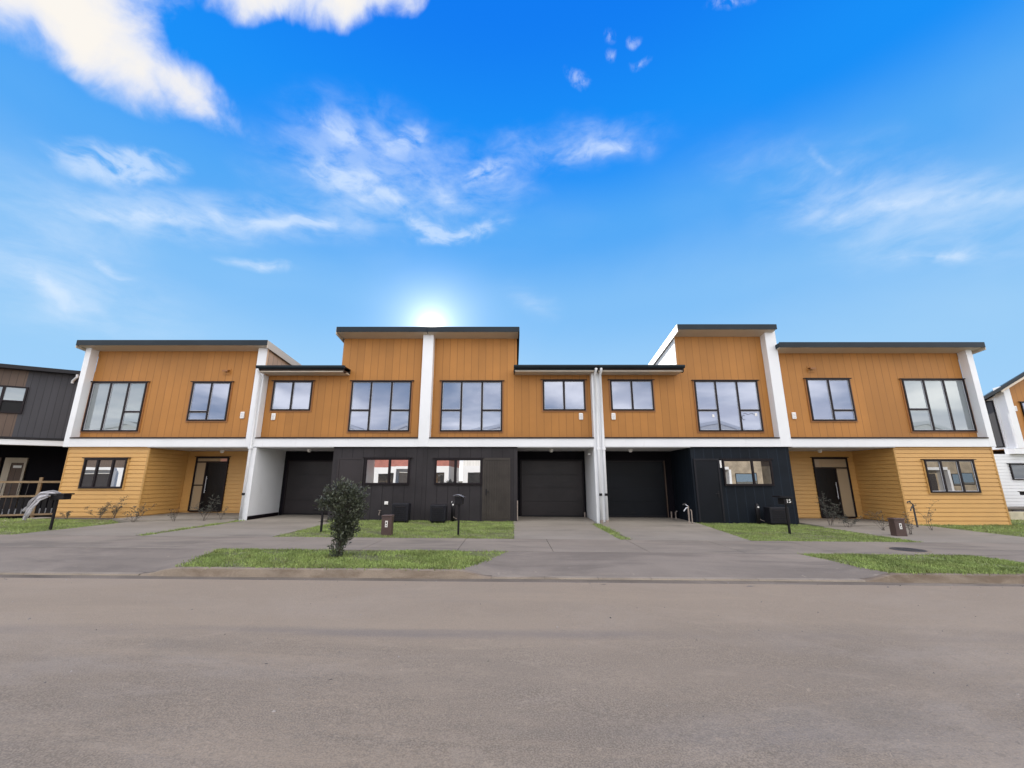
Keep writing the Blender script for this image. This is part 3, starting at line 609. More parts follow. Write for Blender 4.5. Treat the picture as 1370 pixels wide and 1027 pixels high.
# ------------------------------------------------------------------ house: left middle
h2 = thing('terraced_house', (-7, YF, gz(-7)), 'house with garage at its left and charcoal ground floor behind the small bushy tree', 'house', 'houses of the terrace')
upper(h2, -10.1, -7.1, 5.82, -.02, zb=3.14); upper(h2, -7.097, -3.69, 7.56, .12, name='tower_wall')
roof(h2, -7.2, -3.49, 7.64, .12, YF - .26, barge_l=m_soffit); low_roof(h2, -10.2, -6.73, 6.0, end=-6.76)
MB().prism([(YW + .02, 6.02), (25.9, 6.02), (25.9, 6.4), (YW + .02, 7.5)], 'x', -7.13, -7.1).build('side_wall', m_tanclad, h2)
fin(h2, -3.69, -3.26, 7.49, zb=2.785)
beam(h2, -10.1, -3.69); ceiling(h2, -10.0, -7.0)
MB().box(-10.3, -10.0, YF + .01, YR + .3, -.4, 2.757).build('party_wall', m_white, h2)
MB().box(-10.003, -9.985, YF + .02, YR - .05, -.2, .10 + gz(-10)).build('plinth', m_frame, h2)
MB().box(-7.0, -3.475, YG, YB, -.4, 2.78).box(-10.0, -7.0, YR, YB, -.4, 2.757).build('ground_wall', m_dark, h2)
MB().box(-9.995, -7.003, YR - .02, YR - .002, 2.36, 2.755).box(-9.995, -9.86, YR - .02, YR - .002, -.2, 2.36).build('garage_surround', m_darkwall, h2)
garage_door(h2, -9.79, -7.06, 2.3)
window(h2, -9.83, -8.22, 4.27, 5.5, (1, 1), YW, (), m_glass_up, m_brown_plain)
window(h2, -6.6, -4.14, 3.42, 5.5, (1, 1.12, 1), YW, ((0, 4.28), (2, 4.28)), m_glass_up, m_brown_plain)
window(h2, -5.72, -3.98, 1.34, 2.35, (1.25, 1), YG, (), m_glass_lo, None)
d = MB().box(-6.72, -5.84, YG - .03, YG + .01, .05 + gz(-6), 2.3).build('door', m_garage, h2); lever(d, -5.93, 1.0, YG - .03, m_black, -1)
MB().box(-6.79, -6.723, YG - .045, YG, .03, 2.36).box(-5.837, -5.77, YG - .045, YG, .03, 2.36).box(-6.723, -5.837, YG - .045, YG, 2.303, 2.36).build('door_frame', m_garage, h2)
vent_cover(h2, -9.68, 4.02); porch_light(h2, -8.35, 17.3)
dp = downpipe(h2, [(-10.17, YF - .33, 5.88), (-10.17, YF - .33, 5.80), (-10.19, YF - .07, 5.62), (-10.19, YF - .06, 2.95), (-10.2, YF - .06, .02 + gz(-10))])
MB().box(-10.26, -10.12, YF - .12, YF - .005, 2.70, 2.77).build('pipe_collar', m_white, dp); bracket(dp, -10.19, YF - .11, 1.0)
MB().box(-4.87, -4.73, YG - .05, YG, .60, .72).build('meter_box', m_plast, h2, bevel=.015)
w = MB().tube([(-5.02, YG - .005, .3), (-5.02, YG - .1, .3), (-5.02, YG - .12, .22)], .014, 8).tube([(-5.02, YG - .05, .3), (-5.02, YG - .05, .39)], .012, 8).tube([(-5.07, YG - .05, .39), (-4.97, YG - .05, .39)], .01, 6).build('garden_tap', m_pipe, h2)

# ------------------------------------------------------------------ house: centre right
h3 = thing('terraced_house', (0, YF, 0), 'house with ribbed brown side door and garage, between the tower fin and the twin downpipes', 'house', 'houses of the terrace')
upper(h3, -3.26, .21, 7.56, .12, name='tower_wall'); upper(h3, .213, 3.25, 5.82, -.02)
roof(h3, -3.485, .28, 7.64, .12, YF - .26, barge_r=m_brownend); low_roof(h3, .1, 3.42, 6.02)
MB().prism([(YF - .2, 5.72), (YW, 5.80), (YW, 6.0), (YF - .2, 6.02)], 'x', .07, .097).build('barge_board', m_brownend, h3)
beam(h3, -3.26, 3.23); ceiling(h3, .21, 3.25)
MB().box(-3.47, .21, YG, YB, -.4, 2.78).box(.21, 3.2, YR, YB, -.4, 2.757).build('ground_wall', m_dark, h3)
MB().box(.213, 3.2, YR - .02, YR - .002, 2.39, 2.755).box(.213, .36, YR - .02, YR - .002, -.2, 2.39).box(3.13, 3.2, YR - .02, YR - .002, -.2, 2.39).build('garage_surround', m_darkwall, h3)
fin(h3, 3.23, 3.64, 5.80, zb=2.785)
MB().box(3.2, 3.64, YF, YR + .3, -.5, 2.783).build('party_wall', m_white, h3, bevel=.006)
garage_door(h3, .43, 3.06, 2.32)
window(h3, -2.9, -.4, 3.42, 5.5, (1, 1.1, 1), YW, ((0, 4.28), (2, 4.28)), m_glass_up, m_brown_plain)
window(h3, 1.27, 3.0, 4.27, 5.54, (1, 1), YW, (), m_glass_up, m_brown_plain)
window(h3, -3.0, -1.17, 1.34, 2.33, (1, 1.3), YG, (), m_glass_lo, None)
d = MB().box(-1.06, -.14, YG - .02, YG + .01, .06, 2.27)
for k in range(10): d.box(-1.055 + k * .0915, -1.055 + k * .0915 + .062, YG - .045, YG - .018, .07, 2.26)
d = d.build('door', m_doorbrown, h3); lever(d, -.99, 1.08, YG - .045)
MB().box(-1.14, -1.063, YG - .05, YG, .0, 2.36).box(-.137, -.07, YG - .05, YG, .0, 2.36).box(-1.063, -.137, YG - .05, YG, 2.273, 2.36).box(-1.063, -.137, YG - .06, YG, .0, .055).build('door_frame', m_doorbrown, h3)
vent_cover(h3, 2.8, 4.03); porch_light(h3, 1.62, 17.3); MB().lathe([(.06, -.06), (.06, 0)], (3.1, 16.9, 2.56), 12).build('sensor_light', m_plast, h3)
for px in (3.36, 3.57):
    dp = downpipe(h3, [(px, YF - .33, 5.95), (px, YF - .33, 5.80), (px, YF - .07, 5.66), (px, YF - .06, 2.95), (px, YF - .06, -.03 + gz(3.5))], .05)
    MB().box(px - .065, px + .065, YF - .125, YF - .002, 2.66, 2.74).build('pipe_collar', m_white, dp); bracket(dp, px, YF - .115, .98)
    MB().lathe([(.062, 0), (.062, .12)], (px, YF - .06, -.04 + gz(3.5)), 12).build('pipe_foot', m_pipe, dp)
MB().box(.19, .225, YG - .045, YG - .008, .02, .75).build('corner_pipe', m_pipe, h3)
MB().box(-2.31, -2.19, YG - .05, YG, .60, .72).build('meter_box', m_plast, h3, bevel=.015)

# ------------------------------------------------------------------ house: right middle
h4 = thing('terraced_house', (7, YF, gz(7)), 'house with blue black ground floor, garage and tall roof with white side wall', 'house', 'houses of the terrace')
upper(h4, 3.65, 6.9, 5.82, -.02); upper(h4, 6.903, 10.53, 7.64, .165, name='tower_wall')
roof(h4, 6.82, 10.88, 7.75, .165, YF - .26, barge_l=m_white); low_roof(h4, 3.46, 6.88, 6.02, end=6.86)
MB().prism([(YW + .005, 6.0), (25.9, 6.0), (25.9, 6.14), (YW + .005, 7.62)], 'x', 6.87, 6.9).build('side_wall', m_whiteclad, h4)
fin(h4, 10.53, 10.97, 7.58, zb=2.785)
beam(h4, 3.64, 10.53); ceiling(h4, 3.65, 7.0)
MB().box(7.0, 10.87, YG, YB, -.5, 2.78).box(3.65, 7.0, YR, YB, -.5, 2.757).build('ground_wall', m_navy, h4)
MB().box(3.65, 6.99, YR - .02, YR - .002, 2.38, 2.755).box(6.72, 6.99, YR - .02, YR - .002, -.3, 2.38).box(3.65, 3.74, YR - .02, YR - .002, -.3, 2.38).build('garage_surround', m_darkwall, h4)
garage_door(h4, 3.81, 6.62, 2.3, m_navydoor)
MB().box(6.65, 6.685, YR - .09, YR - .052, -.05, 2.34).build('door_track', m_browngrey, h4)
window(h4, 4.05, 5.8, 4.27, 5.54, (1, 1), YW, (), m_glass_up, m_brown_plain)
wf = window(h4, 7.52, 10.12, 3.42, 5.52, (1, 1.1, 1), YW, ((0, 4.28), (2, 4.28)), m_glass_up, m_brown_plain)
MB().box(8.13, 8.21, YW - .036, YW - .0255, 4.0, 4.11).box(9.86, 9.95, YW - .036, YW - .0255, 4.05, 4.16).build('sticker', m_plast, wf)
arc = [(9.40 + .07 * math.cos(a), YW - .03, 3.98 + .09 * math.sin(a)) for a in np.linspace(.9, 5.4, 12)]
wave = [(9.40 + .5 * t_, YW - .03, 4.13 + .03 * math.sin(t_ * 12)) for t_ in np.linspace(0, .85, 14)]
MB().tube(arc, .008, 5).tube(wave, .006, 5).build('glass_mark', m_black, wf)  # thin dark arc and wavy line on the pane
window(h4, 8.2, 10.1, 1.3, 2.3, (1.55, 1), YG, (), m_glass_lo, None)
d = MB().box(7.15, 8.0, YG - .03, YG + .01, .02 + gz(7), 2.26).build('door', m_navydoor, h4); lever(d, 7.92, 1.0, YG - .03, m_black, -1)
MB().box(7.08, 7.147, YG - .045, YG, -.04, 2.33).box(8.003, 8.07, YG - .045, YG, -.04, 2.33).box(7.147, 8.003, YG - .045, YG, 2.263, 2.33).box(7.147, 8.003, YG - .05, YG, -.1, .01 + gz(7)).build('door_frame', m_blackbox, h4)
MB().box(8.09, 8.15, YG - .05, YG, 1.98, 2.26).build('sensor_box', m_plast, h4)
vent_cover(h4, 4.12, 4.03); porch_light(h4, 4.88, 17.3)

# ------------------------------------------------------------------ house: right end
h5 = thing('terraced_house', (14, YF, gz(14)), 'end house with ochre weatherboard ground floor, right end of the terrace', 'house', 'houses of the terrace')
upper(h5, 10.97, 18.72, 6.88, .09)
roof(h5, 10.89, 19.22, 6.97, .09, YF - .28, barge_r=m_soffit)
fin(h5, 18.725, 18.97, 6.80)
beam(h5, 10.97, 18.725); ceiling(h5, 10.97, 15.03)
gb = MB().box(15.05, 18.8, YG + .03, YB, -.5, 2.785).box(10.88, 15.05, YR, YB, -.5, 2.757)
gb.boards('x', 15.0, 18.85, YG + .03, -1, -.17, 2.785)
gb.boards('x', 10.88, 15.03, YR, -1, -.05, 2.755)
gb.boards('y', YG + .03, YR - .01, 15.05, -1, -.1, 2.755)
gb.boards('y', YG + .03, YB, 18.8, 1, -.17, 2.785)
gb.build('ground_wall', m_ochre, h5)
MB().box(14.985, 15.045, YG - .012, YG + .06, -.14, 2.783).build('corner_trim', m_ochre_trim, h5); MB().box(18.82, 18.88, YG - .008, YG + .05, -.16, 2.783).build('corner_trim', m_ochre_trim, h5)
window(h5, 12.16, 13.95, 3.85, 5.6, (1, 1), YW, ((1, 4.28),), m_glass_up, m_brown_plain)
window(h5, 16.12, 18.68, 3.42, 5.58, (1, 1, 1), YW, ((0, 4.32),), m_glass_end, m_brown_plain)
window(h5, 16.06, 17.98, 1.04, 2.28, (1, 1.2, 1), YG, (), m_glass_dim, m_ochre_trim)
hood_vent(h5, 12.45, 6.02); vent_cover(h5, 11.45, 4.06)
entry_set(h5, 13.2, 14.72, -.03, 2.47, True)
porch_light(h5, 12.9, 17.6)

# ------------------------------------------------------------------ neighbours
def frame_at(mb, ox, oy, ang): return mb.xform(Matrix.Translation((ox, oy, 0)) @ Matrix.Rotation(ang, 4, 'Z'))
LA = R(30); LO = (-20.9, 17.1)
hl = thing('neighbour_house', (LO[0], LO[1], .15), 'dark grey clad house beyond the timber fence at the left edge', 'house')
def LB(mb, name, m, par=None): return frame_at(mb, LO[0], LO[1], LA).build(name, m, par or hl)
LB(MB().box(.25, 2.6, 0, 7, 3.25, 6.12), 'upper_wall', m_greyclad)
LB(MB().box(-7, .248, 0, 7, 3.25, 6.12), 'upper_wall', m_browngrey)
LB(MB().box(-7, 2.6, -.12, .3, 2.93, 3.15), 'beam', m_white); LB(MB().box(-7, 2.6, -.15, 0, 3.153, 3.25), 'flashing', m_black)
lr = LB(MB().prism([(-.2, 6.08), (7.3, 5.6), (7.3, 5.72), (-.2, 6.2)], 'x', -7.2, 2.7), 'roof', m_roof)
LB(MB().box(-7.2, 2.7, -.32, -.202, 6.06, 6.22), 'gutter', m_black, lr)
LB(MB().tube([(1.83, -.27, 6.1), (1.83, -.25, 5.94), (1.66, -.06, 5.78), (1.66, -.05, 5.68)], .05, 10), 'downpipe', m_white)
wf = MB().box(-.95, .37, -.06, .01, 4.22, 4.28).box(-.95, .37, -.06, .01, 5.3, 5.36).box(-.95, -.89, -.06, .01, 4.28, 5.3).box(.31, .37, -.06, .01, 4.28, 5.3).box(-.36, -.28, -.055, .01, 4.28, 5.3).box(-.28, .31, -.055, .01, 4.70, 4.76)
wf = LB(wf, 'window', m_frame)
LB(MB().add([(-.89, -.02, 4.76), (.31, -.02, 4.76), (.31, -.02, 5.3), (-.89, -.02, 5.3)], [(0, 1, 2, 3)]), 'blind', m_glass_end, wf)
LB(MB().add([(-.89, -.018, 4.28), (.31, -.018, 4.28), (.31, -.018, 4.73), (-.89, -.018, 4.73)], [(0, 1, 2, 3)]), 'pane', m_doorblack, wf)
LB(MB().box(-7, 2.6, 2.6, 7, -.3, 3.25).box(2.1, 2.6, 0, 2.6, -.3, 2.93), 'porch_wall', m_darkwall)
LB(MB().box(-7, 2.6, .3, 2.6, 3.0, 3.1), 'porch_ceiling', m_darkwall)
LB(MB().box(-.68, -.46, 2.5, 2.6, .2, 2.5).box(-.06, .02, 2.5, 2.6, .2, 2.5).box(-.46, -.06, 2.5, 2.6, 2.28, 2.5), 'door_frame', m_beige)
LB(MB().box(-.46, -.06, 2.53, 2.6, .2, 2.28), 'door', m_browngrey)
LB(MB().box(-.38, -.12, 2.515, 2.528, 2.05, 2.16), 'door_notice', m_plast)
LB(MB().box(-4, -.8, 2.5, 2.6, .2, 2.5), 'shutter', m_browngrey)
fe = thing('timber_fence', (-20.9, 16.6, .15), 'post and rail timber fence with black pickets by the left lawn', 'fence')
FO = (-21.25, 16.2)
def FB(mb, name, m): return frame_at(mb, FO[0], FO[1], LA).build(name, m, fe)
for xx in (-3.9, -1.8, .28, 2.33): FB(MB().box(xx, xx + .09, -.05, .05, -.1, 1.62), 'post', m_timber)
for z0, z1 in ((1.40, 1.48), (.85, .92), (.14, .21)): FB(MB().box(-3.9, 3.2, -.09, -.052, z0, z1), 'rail', m_timber)
for k in range(42): FB(MB().box(-3.9 + k * .17, -3.9 + k * .17 + .125, .0, .02, .18, .84), 'picket', m_black)
for k in range(7): FB(MB().tube([(.55 + k * .24, .05, .3), (.60 + k * .24, .05, 1.42)], .012, 6), 'rod', m_iron)
tag(FB(MB().box(-3.9, 3.2, .06, .08, .2, .40), 'backing_board', m_bead))

hr = thing('neighbour_house', (27, 22, gz(26)), 'white boarded house with brown gable at the right edge', 'house')
def raked(pts, y0, y1, drop, name, m, par):
    'prism whose rear face is lowered: the roof falls away from the street'
    n = len(pts); v = [(x_, y0, z_) for x_, z_ in pts] + [(x_, y1, max(3.1, z_ - drop) if z_ > 3.2 else z_) for x_, z_ in pts]
    return MB().add(v, [tuple(range(n)), tuple(range(2 * n - 1, n - 1, -1))] + [(i, (i + 1) % n, n + (i + 1) % n, n + i) for i in range(n)]).build(name, m, par)
raked([(26.2, 3.1), (33.5, 3.1), (33.5, 6.05 + .54 * 2.9), (31.0, 6.05 + .54 * 4.8), (26.2, 6.05)], 22.0, 29, 4.2, 'upper_wall', m_brown, hr)
raked([(26.0, 3.12), (26.197, 3.12), (26.197, 6.03), (26.0, 5.93)], 22.002, 29, 4.2, 'side_wall', m_white, hr)
MB().prism([(26.05, 3.12), (26.4, 3.12), (26.4, 6.45), (26.05, 6.36)], 'y', 21.55, 21.998).build('fin', m_white, hr)
s_ = MB().box(25.96, 25.998, 22.08, 22.5, 3.2, 5.72).build('window', m_frame, hr); MB().box(25.952, 25.959, 22.14, 22.44, 3.26, 5.66).build('pane', m_greyclad, s_)
r_ = raked([(25.75, 6.32), (25.75, 6.14), (31.0, 8.98), (34.0, 7.36), (34, 7.54), (31.0, 9.16)], 21.35, 29.3, 4.0, 'roof', m_roof, hr)
MB().prism([(25.77, 6.13), (25.77, 6.02), (31.0, 8.85), (31.0, 8.96)], 'y', 21.36, 21.42).build('barge_board', m_soffit, r_)
MB().box(25.8, 33.5, 21.55, 21.998, 2.83, 3.1).build('beam', m_white, hr)
MB().box(24.9, 33.5, 21.85, 29, -.5, 2.83).boards('x', 24.9, 33.5, 21.85, -1, -.2, 2.83, .16, .018).build('ground_wall', m_white, hr)
w_ = window(hr, 25.62, 27.6, 1.53, 2.33, (1, 1), 21.83, (), m_glass_dark, None)
window(hr, 27.3, 28.9, 4.2, 5.6, (1, 1), 22.0, (), m_glass_up, None); vent_cover(hr, 26.95, 5.25, 22.0)
struct(MB().box(23.2, 34, 20.2, 21.8, -.6, .22).build('raised_bed', m_bark_soil))
lw_ = MB()
for k in range(12): lw_.box(22.6 + k * .62, 22.6 + k * .62 + .6, 19.7, 19.95, -.5, .10)
tag(lw_.build('retaining_wall', m_cream), 'low cream block edging wall before the white house at the right edge', 'low wall')
tk = MB()
for k in range(26):
    xx = 22.9 + random.random() * 7; yy = 19.98 + random.random() * .2; a = random.random() * .3
    tk.box(xx, xx + .1 + a, yy, yy + .08, -.3, .02 + random.random() * .16)
tag(tk.build('building_offcuts', m_iron), 'dark offcuts piled behind the cream edging at the right edge', 'debris', None, 'stuff')

# ------------------------------------------------------------------ street objects
def mailbox(x, y, label, kind, facing=0, sc_=1.0, zoff=None):
    z = gz(x) if zoff is None else zoff
    t_ = thing('mailbox', (x, y, z), label, 'mailbox', 'mailboxes on posts')
    hh = 1.0 * sc_
    MB().box(x - .028, x + .028, y - .025, y + .025, z - .15, z + hh - .16).build('post', m_black, t_, bevel=.006)
    if kind == 'curved':
        b = MB().box(x - .11, x + .11, y - .14, y + .2, z + hh - .15, z + hh + .06).build('box', m_black, t_, bevel=.01)
        v = MB(); pts = [(x - .15 + .30 * k / 10, z + hh + .055 + .065 * math.sin(math.pi * (.18 + .82 * k / 10)) ) for k in range(11)]
        for k in range(10):
            (xa, za), (xb, zb) = pts[k], pts[k + 1]
            v.add([(xa, y - .2, za), (xb, y - .2, zb), (xb, y + .22, zb), (xa, y + .22, za), (xa, y - .2, za - .018), (xb, y - .2, zb - .018), (xb, y + .22, zb - .018), (xa, y + .22, za - .018)], [(0, 1, 2, 3), (7, 6, 5, 4), (0, 4, 5, 1), (2, 6, 7, 3)])
        v.build('lid', m_lid, t_, True)
    elif kind == 'flat':
        MB().box(x - .12, x + .14, y - .13, y + .17, z + hh - .16, z + hh + .02).build('box', m_black, t_, bevel=.008)
        MB().prism([(x - .24, z + hh + .045), (x + .18, z + hh + .03), (x + .18, z + hh + .06), (x - .24, z + hh + .085)], 'y', y - .19, y + .22).build('lid', m_black, t_)
    else:
        MB().box(x - .12, x + .26, y - .1, y + .14, z + hh - .16, z + hh - .02).build('box', m_black, t_, bevel=.008)
        MB().box(x - .16, x + .3, y - .13, y + .17, z + hh - .017, z + hh + .02).build('lid', m_black, t_)
    return t_
mailbox(-13.45, 12.75, 'black mailbox with a white sheet hanging off it, near the fence', 'bar')
mailbox(-5.56, 12.75, 'black mailbox on a post half hidden behind the small bushy tree', 'bar')
mailbox(-1.5, 12.25, 'black mailbox with shiny curved lid before the ribbed brown door', 'curved', 0, .98)
mb4 = mailbox(8.33, 13.15, 'black mailbox with white number 15 and flat lid on the right lawn', 'flat', 0, 1.02)
mailbox(25.1, 21.0, 'black mailbox in front of the white boarded house at the right edge', 'bar', 0, .72, .24)
def text_mesh(txt, size, loc, name, m, par):
    c = bpy.data.curves.new('text', 'FONT'); c.body = txt; c.size = size; c.align_x = 'CENTER'; c.align_y = 'CENTER'; c.extrude = .002; c.offset = .003
    o = bpy.data.objects.new('text', c); C.objects.link(o); bpy.context.view_layer.update()
    me = bpy.data.meshes.new_from_object(o.evaluated_get(bpy.context.evaluated_depsgraph_get())); bpy.data.objects.remove(o)
    me.transform(Matrix.Translation(Vector(loc) - par.location) @ Matrix.Rotation(R(90), 4, 'X')); me.materials.clear(); me.materials.append(m)
    q = bpy.data.objects.new(name, me); C.objects.link(q); q.parent = par; return q
text_mesh('15', .15, (8.345, 13.15 - .134, gz(8.33) + .955), 'house_number', m_plast, mb4)

# crumpled sheet hanging from the left mailbox to the ground
def sheet():
    b = MB()
    def strip(path, wid, nu, nv, seed, dy):
        v = []; f = []; ang = R(25)
        path = [Vector(p) for p in path]
        for i in range(nv + 1):
            s_ = i / nv * (len(path) - 1); k = min(int(s_), len(path) - 2); u = s_ - k; p = path[k].lerp(path[k + 1], u)
            w = wid[k] + (wid[k + 1] - wid[k]) * u
            tn = (path[k + 1] - path[k]).normalized(); sd = Vector((-tn.z * .9, -.35, tn.x * .9)).normalized()
            for j in range(nu + 1):
                q = j / nu - .5
                fold = .040 * math.sin(q * 9 + s_ * 1.1 + seed) + .018 * math.sin(q * 19 - s_ * 1.7 + seed * 2) + .010 * math.sin(s_ * 3.1 + q * 11 + seed)
                c = p + sd * q * w + Vector((.25, -1, .1)) * fold
                v.append((c.x + .010 * math.sin(i * .55 + seed), c.y + dy, c.z + .008 * math.sin(j * .9 + i * .5 + seed)))
        for i in range(nv):
            for j in range(nu): a = i * (nu + 1) + j; f.append((a, a + 1, a + nu + 2, a + nu + 1))
        b.add(v, f)
    strip([(-13.40, 12.72, 1.07), (-13.60, 12.68, 1.13), (-13.93, 12.68, 1.12), (-14.06, 12.66, .96), (-14.14, 12.64, .76), (-14.20, 12.62, .62)], [.14, .17, .14, .13, .11, .04], 14, 30, .4, 0)
    strip([(-13.56, 12.58, 1.05), (-13.72, 12.56, .99), (-13.82, 12.54, .84), (-13.88, 12.52, .68), (-13.94, 12.5, .50), (-13.97, 12.5, .40)], [.10, .20, .22, .20, .15, .06], 16, 30, 2.1, -.03)
    strip([(-13.95, 12.68, .98), (-14.02, 12.64, .78), (-14.08, 12.6, .58), (-14.12, 12.58, .44)], [.06, .10, .13, .12], 14, 22, 4.0, .02)
    o = b.build('crumpled_sheet', m_cloth, None, True)
    so_ = o.modifiers.new('thickness', 'SOLIDIFY'); so_.thickness = .012
    return tag(o, 'crumpled grey white sheet hanging off the left mailbox in front of the fence', 'sheet')
sheet()

def cabinet(x, y, w, hh, label):
    z = gz(x); t_ = thing('utility_cabinet', (x, y, z), label, 'utility box', 'brown utility cabinets')
    MB().box(x - w / 2, x + w / 2, y - .11, y + .11, z - .1, z + hh - .05).build('body', m_brownbox, t_, bevel=.015)
    MB().box(x - w / 2 - .012, x + w / 2 + .012, y - .125, y + .125, z + hh - .05, z + hh).build('cap', m_brownbox, t_, bevel=.02)
    lb = MB().box(x - .035, x + .035, y - .114, y - .1105, z + hh * .40, z + hh * .72).build('notice', m_plast, t_, bevel=0)
    MB().box(x - .018, x + .012, y - .1165, y - .1142, z + hh * .55, z + hh * .66).box(x - .018, x + .02, y - .1165, y - .1142, z + hh * .45, z + hh * .49).build('print', m_black, lb)
cabinet(-3.48, 12.2, .28, .53, 'brown utility cabinet on the lawn beside the bushy tree')
cabinet(11.42, 12.95, .31, .50, 'brown utility cabinet at the tip of the right lawn, before the right ochre corner')

def outdoor_unit(x, y, w, hh, label):
    z = gz(x); t_ = thing('outdoor_unit', (x, y, z), label, 'outdoor unit', 'black outdoor units along the walls')
    MB().box(x - w / 2, x + w / 2, y - .2, y + .2, z + .04, z + hh).build('casing', m_blackbox, t_, bevel=.03)
    g_ = MB()
    for k in range(7): g_.box(x - w * .36, x + w * .36, y - .212, y - .201, z + .12 + k * hh * .1, z + .14 + k * hh * .1)
    g_.build('grille', m_black, t_)
    MB().box(x - w * .3, x + w * .3, y - .215, y - .2, z + hh * .82, z + hh * .84).build('trim', m_garage, t_)
    for sx in (-1, 1): MB().box(x + sx * w * .36 - .03, x + sx * w * .36 + .03, y - .18, y + .18, z - .05, z + .04).build('foot', m_black, t_)
outdoor_unit(-4.02, 15.75, .60, .66, 'black outdoor unit left of the dark wall centre, under the meter box')
outdoor_unit(-2.66, 15.75, .56, .62, 'black outdoor unit right of centre, behind the curved lid mailbox')
outdoor_unit(9.75, 16.0, .72, .62, 'black outdoor unit against the blue black wall')
def gas_meter(x, y, label):
    z = gz(x); t_ = thing('gas_bottle', (x, y, z), label, 'gas meter')
    MB().lathe([(.05, 0), (.075, .03), (.075, .62), (.05, .70), (.02, .73)], (x, y, z), 14).build('body', m_black, t_, True)
    MB().tube([(x, y - .06, z + .6), (x, y - .1, z + .6)], .03, 10).build('dial', m_plast, t_)
    MB().tube([(x, y - .02, z + .2), (x + .05, y - .1, z + .14), (x + .16, y - .1, z + .1)], .012, 6).build('hose', m_pipe, t_)
gas_meter(-2.2, 16.2, 'slim black gas meter with white dial beside the outdoor unit right of centre')
gas_meter(9.2, 16.25, 'slim black gas meter with white dial against the blue black wall')

def standpipe(x, y, label, m, hh, two=True):
    z = gz(x); t_ = thing('standpipe', (x, y, z), label, 'tap')
    MB().tube([(x, y, z - .05), (x, y, z + hh)], .028, 10).build('riser', m, t_)
    if two: MB().tube([(x + .11, y, z - .05), (x + .11, y, z + hh * .72), (x + .08, y, z + hh * .8)], .022, 8).build('riser', m_pipe, t_)
    MB().tube([(x, y, z + hh * .9), (x - .09, y - .04, z + hh * .9), (x - .2, y - .08, z + hh * .72)], .018, 8).tube([(x, y, z + hh), (x - .1, y, z + hh * 1.1)], .016, 8).build('spout', m_bead if two else m, t_)
    MB().tube([(x - .19, y, z + hh * 1.08), (x - .07, y, z + hh * 1.14)], .022, 8).tube([(x - .12, y - .05, z + hh * 1.12), (x - .12, y + .05, z + hh * 1.12)], .016, 6).build('tap_handle', m_iron, t_)
standpipe(6.55, 16.1, 'pair of pale standpipes with a tap at the blue black wall corner', m_pipe, .62)
standpipe(14.38, 15.5, 'slim dark standpipe before the right ochre corner', m_iron, .78, False)
t_ = thing('water_valve', (6.75, 18.3, gz(6.75)), 'short pale pipe stubs at the foot of the right garage door', 'pipes')
MB().tube([(6.72, 18.3, -.1), (6.72, 18.3, .22)], .03, 8).build('stub', m_pipe, t_); MB().tube([(6.86, 18.2, -.1), (6.86, 18.2, .2), (6.93, 18.2, .24)], .03, 8).build('stub', m_pipe, t_)
t_ = thing('water_valve', (3.05, 18.2, gz(3)), 'short pale pipe stub beside the middle garage door', 'pipes')
MB().tube([(3.05, 18.2, -.1), (3.05, 18.2, .2)], .03, 8).build('stub', m_pipe, t_)
# manhole
mx, my = 9.2, 10.28
t_ = thing('manhole_cover', (mx, my, gz(mx)), 'round dark iron manhole cover in the right footpath', 'manhole cover')
MB().lathe([(.40, 0), (.40, .006)], (mx, my, gz(mx) - .001), 40).build('rim', m_kerb, t_); b_ = MB().lathe([(.33, .003), (.33, .010), (.325, .012)], (mx, my, gz(mx)), 40)
for k in range(8): b_.box(mx - .2, mx + .2, my - .22 + k * .06, my - .205 + k * .06, gz(mx) + .011, gz(mx) + .016)
b_.build('lid', m_iron, t_)

